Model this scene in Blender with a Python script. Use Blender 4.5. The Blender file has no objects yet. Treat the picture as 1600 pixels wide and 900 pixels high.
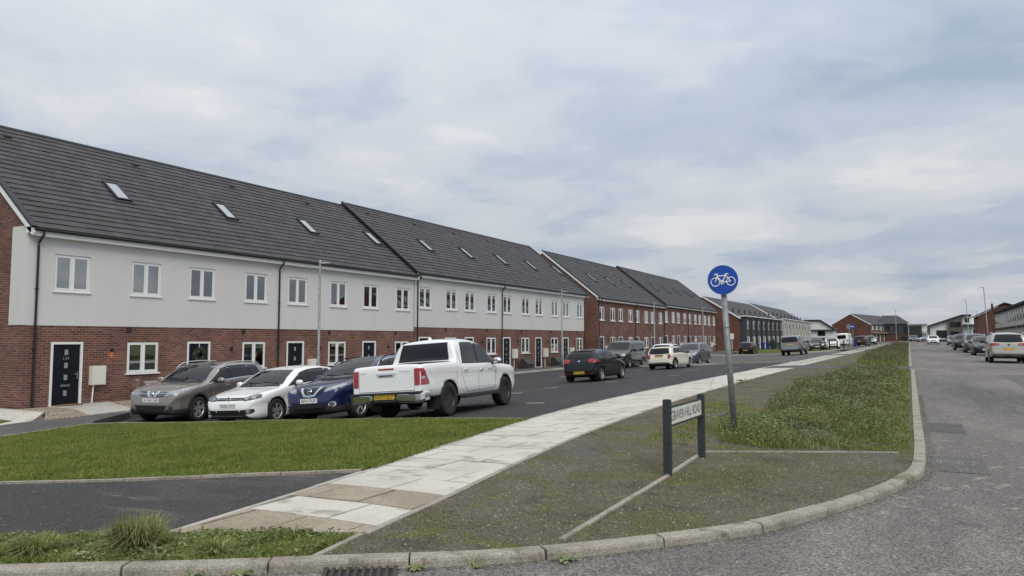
import bpy, bmesh, math, random
import numpy as np
from mathutils import Vector, Matrix
from mathutils.bvhtree import BVHTree
from mathutils.geometry import delaunay_2d_cdt
R = math.radians
random.seed(7); rng = np.random.default_rng(7)
scene = bpy.context.scene
COL = scene.collection

# ------------------------------------------------------------------ camera, sky, sun, exposure
cam_d = bpy.data.cameras.new('camera'); cam = bpy.data.objects.new('camera', cam_d); COL.objects.link(cam)
cam_d.sensor_width = 36.0; cam_d.lens = 1150/1600*36; cam_d.clip_start = .05; cam_d.clip_end = 5000
cam.location = (0, 0, 1.6); cam.rotation_euler = (R(90+3.98), 0, R(29.02))
scene.camera = cam
scene.view_settings.view_transform = 'Standard'; scene.view_settings.look = 'None'
scene.view_settings.gamma = 1; scene.view_settings.use_curve_mapping = False
scene.view_settings.exposure = 0.20
scene.cycles.use_denoising = True
scene.cycles.max_bounces = 6; scene.cycles.transparent_max_bounces = 8

SUN_EL, SUN_AZ = 48, 140          # azimuth clockwise from +Y (the street direction)
world = bpy.data.worlds.new('World'); scene.world = world; world.use_nodes = True
nt = world.node_tree; nt.nodes.clear()
def wn(t, **k):
    n = nt.nodes.new(t)
    for a, b in k.items(): setattr(n, a, b)
    return n
def wl(a, b): nt.links.new(a, b)
def wmath(op, a, b=None, c=None):
    n = wn('ShaderNodeMath', operation=op)
    for i, v in enumerate((a, b, c)):
        if v is None: continue
        if isinstance(v, (int, float)): n.inputs[i].default_value = v
        else: wl(v, n.inputs[i])
    return n.outputs[0]
sky = wn('ShaderNodeTexSky', sky_type='NISHITA'); sky.sun_disc = False
sky.sun_elevation = R(SUN_EL); sky.sun_rotation = R(SUN_AZ); sky.air_density = 1.0; sky.dust_density = 2.0; sky.ozone_density = 1.5
tc = wn('ShaderNodeTexCoord'); sp = wn('ShaderNodeSeparateXYZ'); wl(tc.outputs['Generated'], sp.inputs[0])
el = wmath('MAXIMUM', sp.outputs[2], 0.0)
den = wmath('ADD', el, 0.13)
cx = wmath('DIVIDE', sp.outputs[0], den); cy = wmath('DIVIDE', sp.outputs[1], den)
cv = wn('ShaderNodeCombineXYZ'); wl(cx, cv.inputs[0]); wl(cy, cv.inputs[1])
def noise(scale, detail, rough, off, dist=0.0):
    m = wn('ShaderNodeMapping'); m.inputs['Location'].default_value = off; wl(cv.outputs[0], m.inputs[0])
    n = wn('ShaderNodeTexNoise'); n.inputs['Scale'].default_value = scale; n.inputs['Detail'].default_value = detail
    n.inputs['Roughness'].default_value = rough; n.inputs['Distortion'].default_value = dist; wl(m.outputs[0], n.inputs['Vector'])
    return n.outputs['Fac']
def ramp(fac, stops):
    r = wn('ShaderNodeValToRGB'); r.color_ramp.interpolation = 'EASE'
    e = r.color_ramp.elements
    while len(e) < len(stops): e.new(.5)
    for i, (p, c) in enumerate(stops): e[i].position = p; e[i].color = (*c, 1)
    wl(fac, r.inputs[0]); return r.outputs[0]
big = noise(.55, 5, .52, (5.6, 7.9, 0), .35)
fine = noise(1.9, 6, .55, (8.3, 2.2, 4), .3)
mixf = wmath('MULTIPLY_ADD', fine, .38, wmath('MULTIPLY', big, .72))
# cloud deck: grey-blue undersides through to pale, faintly pink tops
cloud = ramp(mixf, [(.40, (3.1, 3.7, 4.55)), (.50, (3.8, 4.35, 5.1)), (.585, (4.7, 5.05, 5.5)), (.69, (5.9, 5.95, 6.1))])
gain = wmath('MULTIPLY_ADD', el, .95, .92)
sc_ = wn('ShaderNodeVectorMath', operation='SCALE'); wl(cloud, sc_.inputs[0]); wl(gain, sc_.inputs['Scale'])
cover = ramp(mixf, [(.33, (.72,)*3), (.52, (.97,)*3)])
mx = wn('ShaderNodeMix', data_type='RGBA'); wl(cover, mx.inputs['Factor']); wl(sky.outputs[0], mx.inputs['A']); wl(sc_.outputs[0], mx.inputs['B'])
bg = wn('ShaderNodeBackground'); bg.inputs['Strength'].default_value = .1; wl(mx.outputs['Result'], bg.inputs[0])
wo = wn('ShaderNodeOutputWorld'); wl(bg.outputs[0], wo.inputs[0])

sun_d = bpy.data.lights.new('sun', 'SUN'); sun_d.energy = 1.5; sun_d.angle = R(30); sun_d.color = (1, .95, .86)
sun = bpy.data.objects.new('sun', sun_d); COL.objects.link(sun)
sd = Vector((math.sin(R(SUN_AZ))*math.cos(R(SUN_EL)), math.cos(R(SUN_AZ))*math.cos(R(SUN_EL)), math.sin(R(SUN_EL))))
sun.rotation_euler = sd.to_track_quat('Z', 'Y').to_euler()

# ------------------------------------------------------------------ terrain height
RZ = .058       # the carriageway lies a low kerb upstand below the verge
def lat(s):
    t = min(max((s-4.5)/12.5, 0), 1); return t*t*(3-2*t)*.5+t*.5
def base(X, Y): return .005*min(max(Y, 0), 300)-.65*lat(-X)

def sstep(t): t = min(max(t, 0), 1); return t*t*(3-2*t)
def court(X, Y): return .02-.13*sstep((-X-10)/7)*(1-sstep((Y-22)/8))     # the court lies a little below the lawn
# ------------------------------------------------------------------ materials
MATS = {}
def mat(name, color=(.5, .5, .5), rough=.6, metal=0., coat=0., spec=.5, noise_amt=0., noise_scale=8., bump=0., bump_scale=60., emis=None, color2=None, detail=4., coords='Object', isl=0.):
    if name in MATS: return MATS[name]
    m = bpy.data.materials.new(name); m.use_nodes = True; t = m.node_tree; p = t.nodes['Principled BSDF']
    p.inputs['Base Color'].default_value = (*color, 1); p.inputs['Roughness'].default_value = rough; p.inputs['Metallic'].default_value = metal
    p.inputs['Coat Weight'].default_value = coat; p.inputs['Coat Roughness'].default_value = .04; p.inputs['Specular IOR Level'].default_value = spec
    if emis: p.inputs['Emission Color'].default_value = (*emis[0], 1); p.inputs['Emission Strength'].default_value = emis[1]
    co = t.nodes.new('ShaderNodeTexCoord')
    src = None
    if noise_amt or color2:
        n = t.nodes.new('ShaderNodeTexNoise'); n.inputs['Scale'].default_value = noise_scale; n.inputs['Detail'].default_value = detail; n.inputs['Roughness'].default_value = .6
        t.links.new(co.outputs[coords], n.inputs['Vector'])
        r = t.nodes.new('ShaderNodeValToRGB'); r.color_ramp.elements[0].position = .32; r.color_ramp.elements[1].position = .68
        c2 = color2 or tuple(c*(1+noise_amt) for c in color); c1 = color if color2 else tuple(c*(1-noise_amt) for c in color)
        r.color_ramp.elements[0].color = (*c1, 1); r.color_ramp.elements[1].color = (*c2, 1)
        t.links.new(n.outputs['Fac'], r.inputs[0]); src = r.outputs[0]; t.links.new(src, p.inputs['Base Color'])
    if isl:
        g = t.nodes.new('ShaderNodeNewGeometry'); mr = t.nodes.new('ShaderNodeMapRange'); mr.inputs['To Min'].default_value = 1-isl; mr.inputs['To Max'].default_value = 1+isl
        t.links.new(g.outputs['Random Per Island'], mr.inputs['Value'])
        vm = t.nodes.new('ShaderNodeVectorMath'); vm.operation = 'SCALE'; t.links.new(mr.outputs[0], vm.inputs['Scale'])
        if src: t.links.new(src, vm.inputs[0])
        else: vm.inputs[0].default_value = color
        t.links.new(vm.outputs[0], p.inputs['Base Color'])
    if bump:
        n = t.nodes.new('ShaderNodeTexNoise'); n.inputs['Scale'].default_value = bump_scale; n.inputs['Detail'].default_value = 5
        t.links.new(co.outputs[coords], n.inputs['Vector'])
        b = t.nodes.new('ShaderNodeBump'); b.inputs['Strength'].default_value = bump; b.inputs['Distance'].default_value = .02
        t.links.new(n.outputs['Fac'], b.inputs['Height']); t.links.new(b.outputs[0], p.inputs['Normal'])
    MATS[name] = m; return m

def layered(name, stops_list, rough=.85, bump=.4, bump_scale=90, speck=None):
    """ground material in world metres: a base colour, then colour patches (scale, lo, hi, colour), then a fine light/dark speckle"""
    m = bpy.data.materials.new(name); m.use_nodes = True; t = m.node_tree; p = t.nodes['Principled BSDF']; p.inputs['Roughness'].default_value = rough
    p.inputs['Specular IOR Level'].default_value = .3
    geo = t.nodes.new('ShaderNodeNewGeometry'); pos = geo.outputs['Position']
    cur = None
    for i, (scale, lo, hi, colr, stretch) in enumerate(stops_list):
        if cur is None:
            c = t.nodes.new('ShaderNodeRGB'); c.outputs[0].default_value = (*colr, 1); cur = c.outputs[0]; continue
        mp = t.nodes.new('ShaderNodeMapping'); mp.inputs['Scale'].default_value = stretch; mp.inputs['Location'].default_value = (i*13.7, i*5.1, 0); t.links.new(pos, mp.inputs[0])
        n = t.nodes.new('ShaderNodeTexNoise'); n.inputs['Scale'].default_value = scale; n.inputs['Detail'].default_value = 6; n.inputs['Roughness'].default_value = .62
        t.links.new(mp.outputs[0], n.inputs['Vector'])
        mr = t.nodes.new('ShaderNodeMapRange'); mr.interpolation_type = 'SMOOTHSTEP'; mr.inputs['From Min'].default_value = lo; mr.inputs['From Max'].default_value = hi
        t.links.new(n.outputs['Fac'], mr.inputs['Value'])
        mx = t.nodes.new('ShaderNodeMix'); mx.data_type = 'RGBA'; t.links.new(mr.outputs[0], mx.inputs['Factor']); t.links.new(cur, mx.inputs['A']); mx.inputs['B'].default_value = (*colr, 1)
        cur = mx.outputs['Result']
    if speck:
        sc2, amt = speck
        v = t.nodes.new('ShaderNodeTexVoronoi'); v.inputs['Scale'].default_value = sc2; t.links.new(pos, v.inputs['Vector'])
        sep = t.nodes.new('ShaderNodeSeparateColor'); t.links.new(v.outputs['Color'], sep.inputs[0])
        mr = t.nodes.new('ShaderNodeMapRange'); mr.inputs['To Min'].default_value = 1-amt; mr.inputs['To Max'].default_value = 1+amt; t.links.new(sep.outputs[0], mr.inputs['Value'])
        pw = t.nodes.new('ShaderNodeMath'); pw.operation = 'POWER'; t.links.new(mr.outputs[0], pw.inputs[0]); pw.inputs[1].default_value = 1.6
        vm = t.nodes.new('ShaderNodeVectorMath'); vm.operation = 'SCALE'; t.links.new(cur, vm.inputs[0]); t.links.new(pw.outputs[0], vm.inputs['Scale']); cur = vm.outputs[0]
    t.links.new(cur, p.inputs['Base Color'])
    if bump:
        n = t.nodes.new('ShaderNodeTexNoise'); n.inputs['Scale'].default_value = bump_scale; n.inputs['Detail'].default_value = 4; t.links.new(pos, n.inputs['Vector'])
        b = t.nodes.new('ShaderNodeBump'); b.inputs['Strength'].default_value = bump; b.inputs['Distance'].default_value = .015
        t.links.new(n.outputs['Fac'], b.inputs['Height']); t.links.new(b.outputs[0], p.inputs['Normal'])
    MATS[name] = m; return m

U = (1, 1, 1)
layered('road', [(0, 0, 0, (.142, .129, .119), U), (.45, .42, .62, (.19, .173, .158), (1, .35, 1)), (.16, .5, .66, (.10, .092, .086), (1.6, .3, 1)), (2.2, .6, .75, (.085, .078, .074), U), (6., .55, .70, (.24, .222, .20), (1, .6, 1)), (17., .60, .70, (.10, .093, .087), U)], .88, .45, 90, (95, .42))
layered('tarmac', [(0, 0, 0, (.036, .035, .035), U), (.5, .45, .65, (.052, .05, .049), (1, .4, 1)), (.22, .52, .66, (.042, .041, .042), (.5, 2, 1)), (3, .6, .72, (.062, .059, .057), U), (1.1, .68, .76, (.018, .018, .019), U)], .8, .35, 140, (110, .3))
layered('tarmac_worn', [(0, 0, 0, (.046, .043, .042), U), (.9, .48, .66, (.064, .06, .056), (.5, 1.4, 1)), (1.6, .56, .70, (.15, .125, .1), (.35, 1.6, 1)), (9, .64, .72, (.15, .13, .115), U)], .8, .4, 130, (100, .35))
layered('footway', [(0, 0, 0, (.085, .082, .08), U), (.8, .45, .65, (.115, .11, .106), U)], .8, .3, 140, (110, .2))
layered('moss_gravel', [(0, 0, 0, (.105, .09, .06), U), (.55, .42, .6, (.118, .106, .08), U), (.8, .45, .60, (.095, .085, .034), U), (3.4, .54, .66, (.115, .112, .034), U), (1.4, .54, .68, (.07, .063, .047), U), (.35, .58, .68, (.10, .097, .094), U), (14, .62, .72, (.165, .15, .12), U)], .92, .7, 80, (110, .42))
layered('pea_gravel', [(0, 0, 0, (.25, .2, .15), U), (9, .45, .6, (.38, .31, .24), U)], .9, .9, 45, (38, .55))
layered('lawn_soil', [(0, 0, 0, (.085, .105, .022), U), (.8, .4, .62, (.115, .13, .03), U), (5, .5, .7, (.06, .078, .018), U)], .95, .8, 60, (60, .35))
layered('field', [(0, 0, 0, (.07, .095, .03), U), (.05, .45, .6, (.11, .12, .045), U)], .95, .3, 4)
layered('concrete', [(0, 0, 0, (.44, .42, .385), U), (1.1, .45, .65, (.36, .34, .30), U), (7, .55, .7, (.30, .28, .24), U)], .85, .35, 110, (120, .16))
layered('slab_white', [(0, 0, 0, (.56, .53, .465), U), (.9, .45, .64, (.47, .44, .38), U), (2.3, .54, .68, (.34, .30, .24), (1, 1.6, 1))], .8, .2, 120, (120, .08))
layered('slab_buff', [(0, 0, 0, (.30, .245, .18), U), (1.6, .45, .65, (.36, .30, .225), U), (6, .55, .7, (.23, .19, .14), U)], .85, .3, 120, (130, .2))
layered('kerbstone', [(0, 0, 0, (.33, .30, .25), U), (2.5, .46, .64, (.26, .235, .19), U), (7, .54, .68, (.18, .165, .125), U), (1.1, .56, .68, (.17, .16, .10), U)], .9, .4, 120, (150, .22))
layered('joint_soil', [(0, 0, 0, (.06, .052, .04), U), (6, .45, .6, (.09, .085, .05), U)], .95, .4, 90)
layered('edging', [(0, 0, 0, (.33, .3, .25), U), (3, .48, .66, (.22, .2, .15), U)], .9, .5, 90, (95, .2))

def brick_mat(name, c1, c2, mortar, axis):
    m = bpy.data.materials.new(name); m.use_nodes = True; t = m.node_tree; p = t.nodes['Principled BSDF']; p.inputs['Roughness'].default_value = .88; p.inputs['Specular IOR Level'].default_value = .25
    geo = t.nodes.new('ShaderNodeNewGeometry'); s = t.nodes.new('ShaderNodeSeparateXYZ'); t.links.new(geo.outputs['Position'], s.inputs[0])
    c = t.nodes.new('ShaderNodeCombineXYZ')
    if axis == 'auto':       # run the courses along whichever wall direction the face has
        ns = t.nodes.new('ShaderNodeSeparateXYZ'); t.links.new(geo.outputs['True Normal'], ns.inputs[0])
        ab = t.nodes.new('ShaderNodeMath'); ab.operation = 'ABSOLUTE'; t.links.new(ns.outputs[0], ab.inputs[0])
        gt = t.nodes.new('ShaderNodeMath'); gt.operation = 'GREATER_THAN'; t.links.new(ab.outputs[0], gt.inputs[0]); gt.inputs[1].default_value = .7
        mm = t.nodes.new('ShaderNodeMix'); t.links.new(gt.outputs[0], mm.inputs['Factor']); t.links.new(s.outputs[0], mm.inputs['A']); t.links.new(s.outputs[1], mm.inputs['B'])
        t.links.new(mm.outputs['Result'], c.inputs[0])
    t.links.new(s.outputs[2], c.inputs[1])
    b = t.nodes.new('ShaderNodeTexBrick'); b.inputs['Scale'].default_value = 1; b.inputs['Brick Width'].default_value = .225; b.inputs['Row Height'].default_value = .075
    b.inputs['Mortar Size'].default_value = .007; b.inputs['Mortar Smooth'].default_value = .2; b.inputs['Bias'].default_value = -.1
    b.inputs['Color1'].default_value = (*c1, 1); b.inputs['Color2'].default_value = (*c2, 1); b.inputs['Mortar'].default_value = (*mortar, 1)
    t.links.new(c.outputs[0], b.inputs['Vector'])
    n = t.nodes.new('ShaderNodeTexNoise'); n.inputs['Scale'].default_value = .7; n.inputs['Detail'].default_value = 5; t.links.new(geo.outputs['Position'], n.inputs['Vector'])
    mr = t.nodes.new('ShaderNodeMapRange'); mr.inputs['From Min'].default_value = .3; mr.inputs['From Max'].default_value = .7; mr.inputs['To Min'].default_value = .78; mr.inputs['To Max'].default_value = 1.22
    t.links.new(n.outputs['Fac'], mr.inputs['Value'])
    vm = t.nodes.new('ShaderNodeVectorMath'); vm.operation = 'SCALE'; t.links.new(b.outputs['Color'], vm.inputs[0]); t.links.new(mr.outputs[0], vm.inputs['Scale'])
    t.links.new(vm.outputs[0], p.inputs['Base Color'])
    bp = t.nodes.new('ShaderNodeBump'); bp.inputs['Strength'].default_value = .6; bp.inputs['Distance'].default_value = .01; bp.invert = True
    t.links.new(b.outputs['Fac'], bp.inputs['Height']); t.links.new(bp.outputs[0], p.inputs['Normal'])
    MATS[name] = m; return m
brick_mat('brick', (.20, .084, .058), (.095, .042, .033), (.27, .225, .195), 'auto')
brick_mat('brick_far', (.15, .062, .046), (.10, .042, .033), (.15, .095, .08), 'auto')

layered('render', [(0, 0, 0, (.635, .628, .61), U), (.8, .46, .72, (.60, .592, .573), (1.5, 1.5, .35)), (.28, .45, .65, (.615, .607, .588), U), (2.2, .62, .76, (.585, .575, .553), (1.2, 1.2, .5))], .88, .15, 160, (140, .05))
mat('upvc', (.78, .78, .77), .35)
mat('black_plastic', (.012, .012, .013), .45)
mat('roof_tile', (.056, .054, .056), .72, noise_amt=.2, noise_scale=1.2, isl=.16)
mat('roof_plain', (.05, .049, .052), .75, noise_amt=.15, noise_scale=3)
mat('roof_dark', (.02, .02, .024), .55)
mat('door_navy', (.005, .007, .013), .4, spec=.3)
mat('frosted', (.25, .27, .29), .25)
mat('steel', (.55, .55, .55), .3, metal=1)
mat('galv', (.24, .25, .26), .55, metal=.4, noise_amt=.22, noise_scale=9)
mat('meter', (.70, .68, .60), .5)
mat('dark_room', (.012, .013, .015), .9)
mat('blind', (.66, .65, .63), .8)
mat('curtain', (.42, .42, .41), .9, noise_amt=.25, noise_scale=14)
mat('coir', (.17, .10, .045), .95, noise_amt=.3, noise_scale=60)
mat('bin_brown', (.19, .15, .13), .8, noise_amt=.15, noise_scale=12)
mat('lamp_glow', (1, .6, .3), .5, emis=((1, .35, .08), 1.5))
mat('wreath', (.07, .085, .055), .9, noise_amt=.4, noise_scale=40)
mat('sign_blue', (.003, .06, .36), .4, noise_amt=.06, noise_scale=5)
mat('sign_white', (.8, .8, .78), .4)
mat('name_plate', (.70, .71, .64), .5, noise_amt=.06, noise_scale=7)
mat('post_grey', (.028, .032, .038), .6, noise_amt=.3, noise_scale=22)
mat('ink', (.012, .012, .014), .6)
mat('rust', (.055, .036, .03), .8, noise_amt=.35, noise_scale=30)
mat('marking', (.68, .68, .66), .75, noise_amt=.2, noise_scale=18)
mat('tyre', (.016, .016, .017), .85)
mat('alloy', (.52, .52, .53), .35, metal=.35)
mat('alloy_dark', (.07, .07, .073), .35, metal=.7)
mat('chrome', (.75, .76, .77), .09, metal=1)
mat('plastic_grey', (.028, .028, .030), .7)
mat('plate_white', (.72, .72, .68), .45)
mat('plate_yellow', (.58, .37, .035), .45)
mat('lamp_red', (.32, .008, .012), .12, coat=1)
mat('lamp_clear', (.36, .37, .38), .12, metal=.5, coat=.6, noise_amt=.4, noise_scale=14)
mat('lamp_dark', (.07, .07, .075), .1, metal=.4, coat=1)
mat('seam', (.02, .02, .022), .7)
mat('grille', (.010, .010, .011), .5)
mat('cladding_grey', (.045, .05, .056), .65, noise_amt=.1, noise_scale=3)
mat('timber_dark', (.03, .03, .034), .7, noise_amt=.2, noise_scale=6)
mat('stone', (.10, .09, .08), .9, noise_amt=.5, noise_scale=3)
mat('cream_panel', (.60, .56, .46), .7, noise_amt=.06, noise_scale=2)
mat('white_wall', (.70, .70, .69), .8, noise_amt=.04, noise_scale=1)
mat('solar', (.055, .065, .085), .12, coat=1)
mat('brick_dark', (.045, .03, .022), .9, noise_amt=.2, noise_scale=5)
mat('pale_bay', (.46, .44, .405), .8, noise_amt=.06, noise_scale=1)
mat('bin_blue', (.012, .03, .16), .5)
mat('bin_green', (.015, .05, .025), .5)
mat('skin_clothes', (.01, .01, .012), .9)

def glass_mat(name, tint, ior=1.5):
    m = bpy.data.materials.new(name); m.use_nodes = True; t = m.node_tree; t.nodes.clear()
    o = t.nodes.new('ShaderNodeOutputMaterial'); mx = t.nodes.new('ShaderNodeMixShader'); fr = t.nodes.new('ShaderNodeFresnel'); fr.inputs['IOR'].default_value = ior
    tr = t.nodes.new('ShaderNodeBsdfTransparent'); tr.inputs[0].default_value = (*tint, 1); gl = t.nodes.new('ShaderNodeBsdfGlossy'); gl.inputs['Roughness'].default_value = .015
    mr = t.nodes.new('ShaderNodeMath'); mr.operation = 'MULTIPLY_ADD'; mr.inputs[1].default_value = 1.6; mr.inputs[2].default_value = .2; t.links.new(fr.outputs[0], mr.inputs[0])
    t.links.new(mr.outputs[0], mx.inputs[0]); t.links.new(tr.outputs[0], mx.inputs[1]); t.links.new(gl.outputs[0], mx.inputs[2]); t.links.new(mx.outputs[0], o.inputs[0])
    MATS[name] = m
glass_mat('pane', (.75, .8, .8), 1.7)
mat('car_glass', (.012, .014, .015), .03, spec=.38)
mat('car_glass_tint', (.004, .004, .005), .04, spec=.55)
mat('sky_pane', (.2, .24, .28), .03, spec=1.0, coat=1)
def paint(name, c, metal=.0, rough=.28):
    return mat('paint_'+name, c, rough, metal=metal, coat=.35 if max(c) < .05 else .8)

# ------------------------------------------------------------------ mesh helpers
class MB:
    def __init__(s): s.v = []; s.f = []; s.m = []
    def add(s, vs, fs, mi=0):
        o = len(s.v); s.v += [tuple(map(float, p)) for p in vs]; s.f += [tuple(o+i for i in q) for q in fs]; s.m += [mi]*len(fs); return s
    def box(s, x0, x1, y0, y1, z0, z1, mi=0):
        return s.add([(x0,y0,z0),(x1,y0,z0),(x1,y1,z0),(x0,y1,z0),(x0,y0,z1),(x1,y0,z1),(x1,y1,z1),(x0,y1,z1)],
                     [(3,2,1,0),(4,5,6,7),(0,1,5,4),(1,2,6,5),(2,3,7,6),(3,0,4,7)], mi)
    def quad(s, a, b, c, d, mi=0): return s.add([a, b, c, d], [(0, 1, 2, 3)], mi)
    def tube(s, pts, r, n=8, mi=0, cap=True):
        pts = [Vector(p) for p in pts]; rs = r if isinstance(r, (list, tuple)) else [r]*len(pts); vs = []; fs = []
        for i, p in enumerate(pts):
            d = (pts[min(i+1, len(pts)-1)]-pts[max(i-1, 0)]).normalized()
            a = d.orthogonal().normalized() if abs(d.z) > .9 else d.cross(Vector((0, 0, 1))).normalized(); b = d.cross(a)
            for k in range(n):
                t = 2*math.pi*k/n; vs.append(p+(a*math.cos(t)+b*math.sin(t))*rs[i])
        for i in range(len(pts)-1):
            for k in range(n): fs.append((i*n+k, i*n+(k+1) % n, (i+1)*n+(k+1) % n, (i+1)*n+k))
        if cap: fs.append(tuple(range(n))[::-1]); fs.append(tuple((len(pts)-1)*n+k for k in range(n)))
        return s.add(vs, fs, mi)
    def lathe(s, prof, n=24, mi=0, axis='z', o=(0, 0, 0)):     # prof: (radius, height)
        vs = []; fs = []
        for (r, h) in prof:
            for k in range(n):
                t = 2*math.pi*k/n; c, q = r*math.cos(t), r*math.sin(t)
                p = {'z': (c, q, h), 'y': (c, h, q), 'x': (h, c, q)}[axis]; vs.append((p[0]+o[0], p[1]+o[1], p[2]+o[2]))
        for i in range(len(prof)-1):
            for k in range(n): fs.append((i*n+k, i*n+(k+1) % n, (i+1)*n+(k+1) % n, (i+1)*n+k))
        if prof[0][0] > 1e-4: fs.append(tuple(range(n)))
        if prof[-1][0] > 1e-4: fs.append(tuple((len(prof)-1)*n+k for k in range(n)))
        return s.add(vs, fs, mi)
    def prism(s, poly, f0, f1, mi=0):      # poly of 2D points, f0/f1 map (a,b)->3D for the two ends
        n = len(poly); vs = [f0(*p) for p in poly]+[f1(*p) for p in poly]
        fs = [tuple(range(n))[::-1], tuple(range(n, 2*n))]+[(i, (i+1) % n, n+(i+1) % n, n+i) for i in range(n)]
        return s.add(vs, fs, mi)
    def mesh(s, name, smooth=False, fix=True):
        me = bpy.data.meshes.new(name); me.from_pydata(s.v, [], s.f)
        me.polygons.foreach_set('material_index', s.m)
        if fix:
            bm = bmesh.new(); bm.from_mesh(me); bmesh.ops.recalc_face_normals(bm, faces=bm.faces); bm.to_mesh(me); bm.free()
        if smooth: me.polygons.foreach_set('use_smooth', [True]*len(me.polygons))
        me.update(); return me
    def build(s, name, mats, parent=None, smooth=False, loc=None, fix=True):
        return link(name, s.mesh(name, smooth, fix), mats, parent, loc)
def M_(m): return MATS[m] if isinstance(m, str) else m
def link(name, me, mats, parent=None, loc=None):
    if not isinstance(mats, (list, tuple)): mats = [mats]
    if len(me.materials) == 0:
        for m in mats: me.materials.append(M_(m))
    o = bpy.data.objects.new(name, me); COL.objects.link(o)
    if parent: o.parent = parent
    if loc is not None: o.location = loc
    return o
def empty(name, loc, rz=0):
    o = bpy.data.objects.new(name, None); COL.objects.link(o); o.location = loc; o.rotation_euler = (0, 0, rz); o.empty_display_size = .2; return o
def tag(o, label, cat, group=None):
    o['label'] = label; o['category'] = cat
    if group: o['group'] = group
    return o
def kind(o, k, label=None):
    o['kind'] = k
    if label: o['label'] = label
    return o
def spline(pts, step):
    P = [np.array(p, float) for p in pts]; P = [2*P[0]-P[1]]+P+[2*P[-1]-P[-2]]; out = []
    for i in range(1, len(P)-2):
        n = max(2, int(np.linalg.norm(P[i+1]-P[i])/.15))
        for k in range(n):
            t = k/n; a, b, c, d = P[i-1:i+3]
            out.append(.5*((2*b)+(-a+c)*t+(2*a-5*b+4*c-d)*t*t+(-a+3*b-3*c+d)*t**3))
    out.append(P[-2]); out = np.array(out); L = np.r_[0, np.cumsum(np.linalg.norm(np.diff(out, axis=0), axis=1))]
    s = np.arange(0, L[-1], step); s = np.r_[s, L[-1]] if L[-1]-s[-1] > step*.3 else np.r_[s[:-1], L[-1]]
    return np.c_[np.interp(s, L, out[:, 0]), np.interp(s, L, out[:, 1])]
def patch(name, poly, off, m, res=1.0, label=None, rot=0, skirt=.2):
    cd = delaunay_2d_cdt([Vector((float(p[0]), float(p[1]))) for p in poly], [], [list(range(len(poly)))], 1, 1e-6)
    bm = bmesh.new(); bv = [bm.verts.new((p.x, p.y, 0)) for p in cd[0]]
    for f in cd[2]: bm.faces.new([bv[i] for i in f])
    xs = [p[0] for p in poly]; ys = [p[1] for p in poly]
    for ax, (lo, hi) in enumerate(((min(xs), max(xs)), (min(ys), max(ys)))):
        n = int((hi-lo)/res)
        for i in range(1, n+1):
            c = [0, 0, 0]; c[ax] = lo+(hi-lo)*i/(n+1); nn = [0, 0, 0]; nn[ax] = 1
            bmesh.ops.bisect_plane(bm, geom=bm.verts[:]+bm.edges[:]+bm.faces[:], plane_co=c, plane_no=nn)
    for v in bm.verts: v.co.z = base(v.co.x, v.co.y)+(off(v.co.x, v.co.y) if callable(off) else off)
    if skirt:
        be = [e for e in bm.edges if e.is_boundary]
        r = bmesh.ops.extrude_edge_only(bm, edges=be)
        for v in r['geom']:
            if isinstance(v, bmesh.types.BMVert): v.co.z -= skirt
    bmesh.ops.recalc_face_normals(bm, faces=bm.faces)
    if sum(f.normal.z for f in bm.faces) < 0: bmesh.ops.reverse_faces(bm, faces=bm.faces[:])
    me = bpy.data.meshes.new(name); bm.to_mesh(me); bm.free()
    o = link(name, me, m); kind(o, 'structure'); return o
def text_mesh(s, height, O, u, v, ex=.002, width=None):
    cu = bpy.data.curves.new('lettering', 'FONT'); cu.body = s; cu.size = 1; cu.extrude = 0
    ob = bpy.data.objects.new('lettering', cu); COL.objects.link(ob)
    dg = bpy.context.evaluated_depsgraph_get(); me = bpy.data.meshes.new_from_object(ob.evaluated_get(dg)); bpy.data.objects.remove(ob)
    co = np.array([w.co[:] for w in me.vertices]); lo, hi = co.min(0), co.max(0); c = (lo+hi)/2
    sy = height/(hi[1]-lo[1]); sx = width/(hi[0]-lo[0]) if width else sy
    O, u, v = Vector(O), Vector(u), Vector(v); n = u.cross(v)
    for w in me.vertices: w.co = O+u*((w.co.x-c[0])*sx)+v*((w.co.y-c[1])*sy)+n*ex
    me.update(); return me
def fast_mesh(name, V, T, mats, parent=None, smooth=False):
    me = bpy.data.meshes.new(name); me.vertices.add(len(V)); me.vertices.foreach_set('co', np.ascontiguousarray(V, np.float32).ravel())
    k = T.shape[1]; me.loops.add(T.size); me.loops.foreach_set('vertex_index', np.ascontiguousarray(T, np.int32).ravel())
    me.polygons.add(len(T)); me.polygons.foreach_set('loop_start', np.arange(0, T.size, k, dtype=np.int32)); me.polygons.foreach_set('loop_total', np.full(len(T), k, np.int32))
    me.update(calc_edges=True); return link(name, me, mats, parent)

# ------------------------------------------------------------------ ground
KB = [(-11, -.45), (-9, .78), (-7.2, 1.78), (-5.39, 2.73), (-4.48, 3.22), (-4.05, 3.51), (-3.6, 3.82), (-3.25, 4.07), (-2.76, 4.42), (-2.31, 4.83), (-1.87, 5.33), (-1.34, 6.0), (-.99, 6.7), (-.57, 7.76), (-.28, 8.82), (-.13, 10.3), (-.2, 16.8), (-.36, 30.2), (-.43, 36.2)]
KS = spline(KB, .12)
PL = spline([(-5.1, 3.78), (-5.22, 4.6), (-5.42, 5.9), (-5.62, 7.2), (-5.92, 8.8), (-6.45, 12.3), (-6.85, 17.6), (-6.88, 24.9), (-6.75, 38.6), (-6.5, 66), (-5.9, 147)], .3)
PR = spline([(-3.74, 4.4), (-3.93, 5.8), (-4.2, 7.6), (-4.46, 9.6), (-4.78, 13.1), (-5.08, 19), (-5.2, 29.7), (-5.08, 52), (-4.4, 132), (-4.3, 147)], .3)
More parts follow.
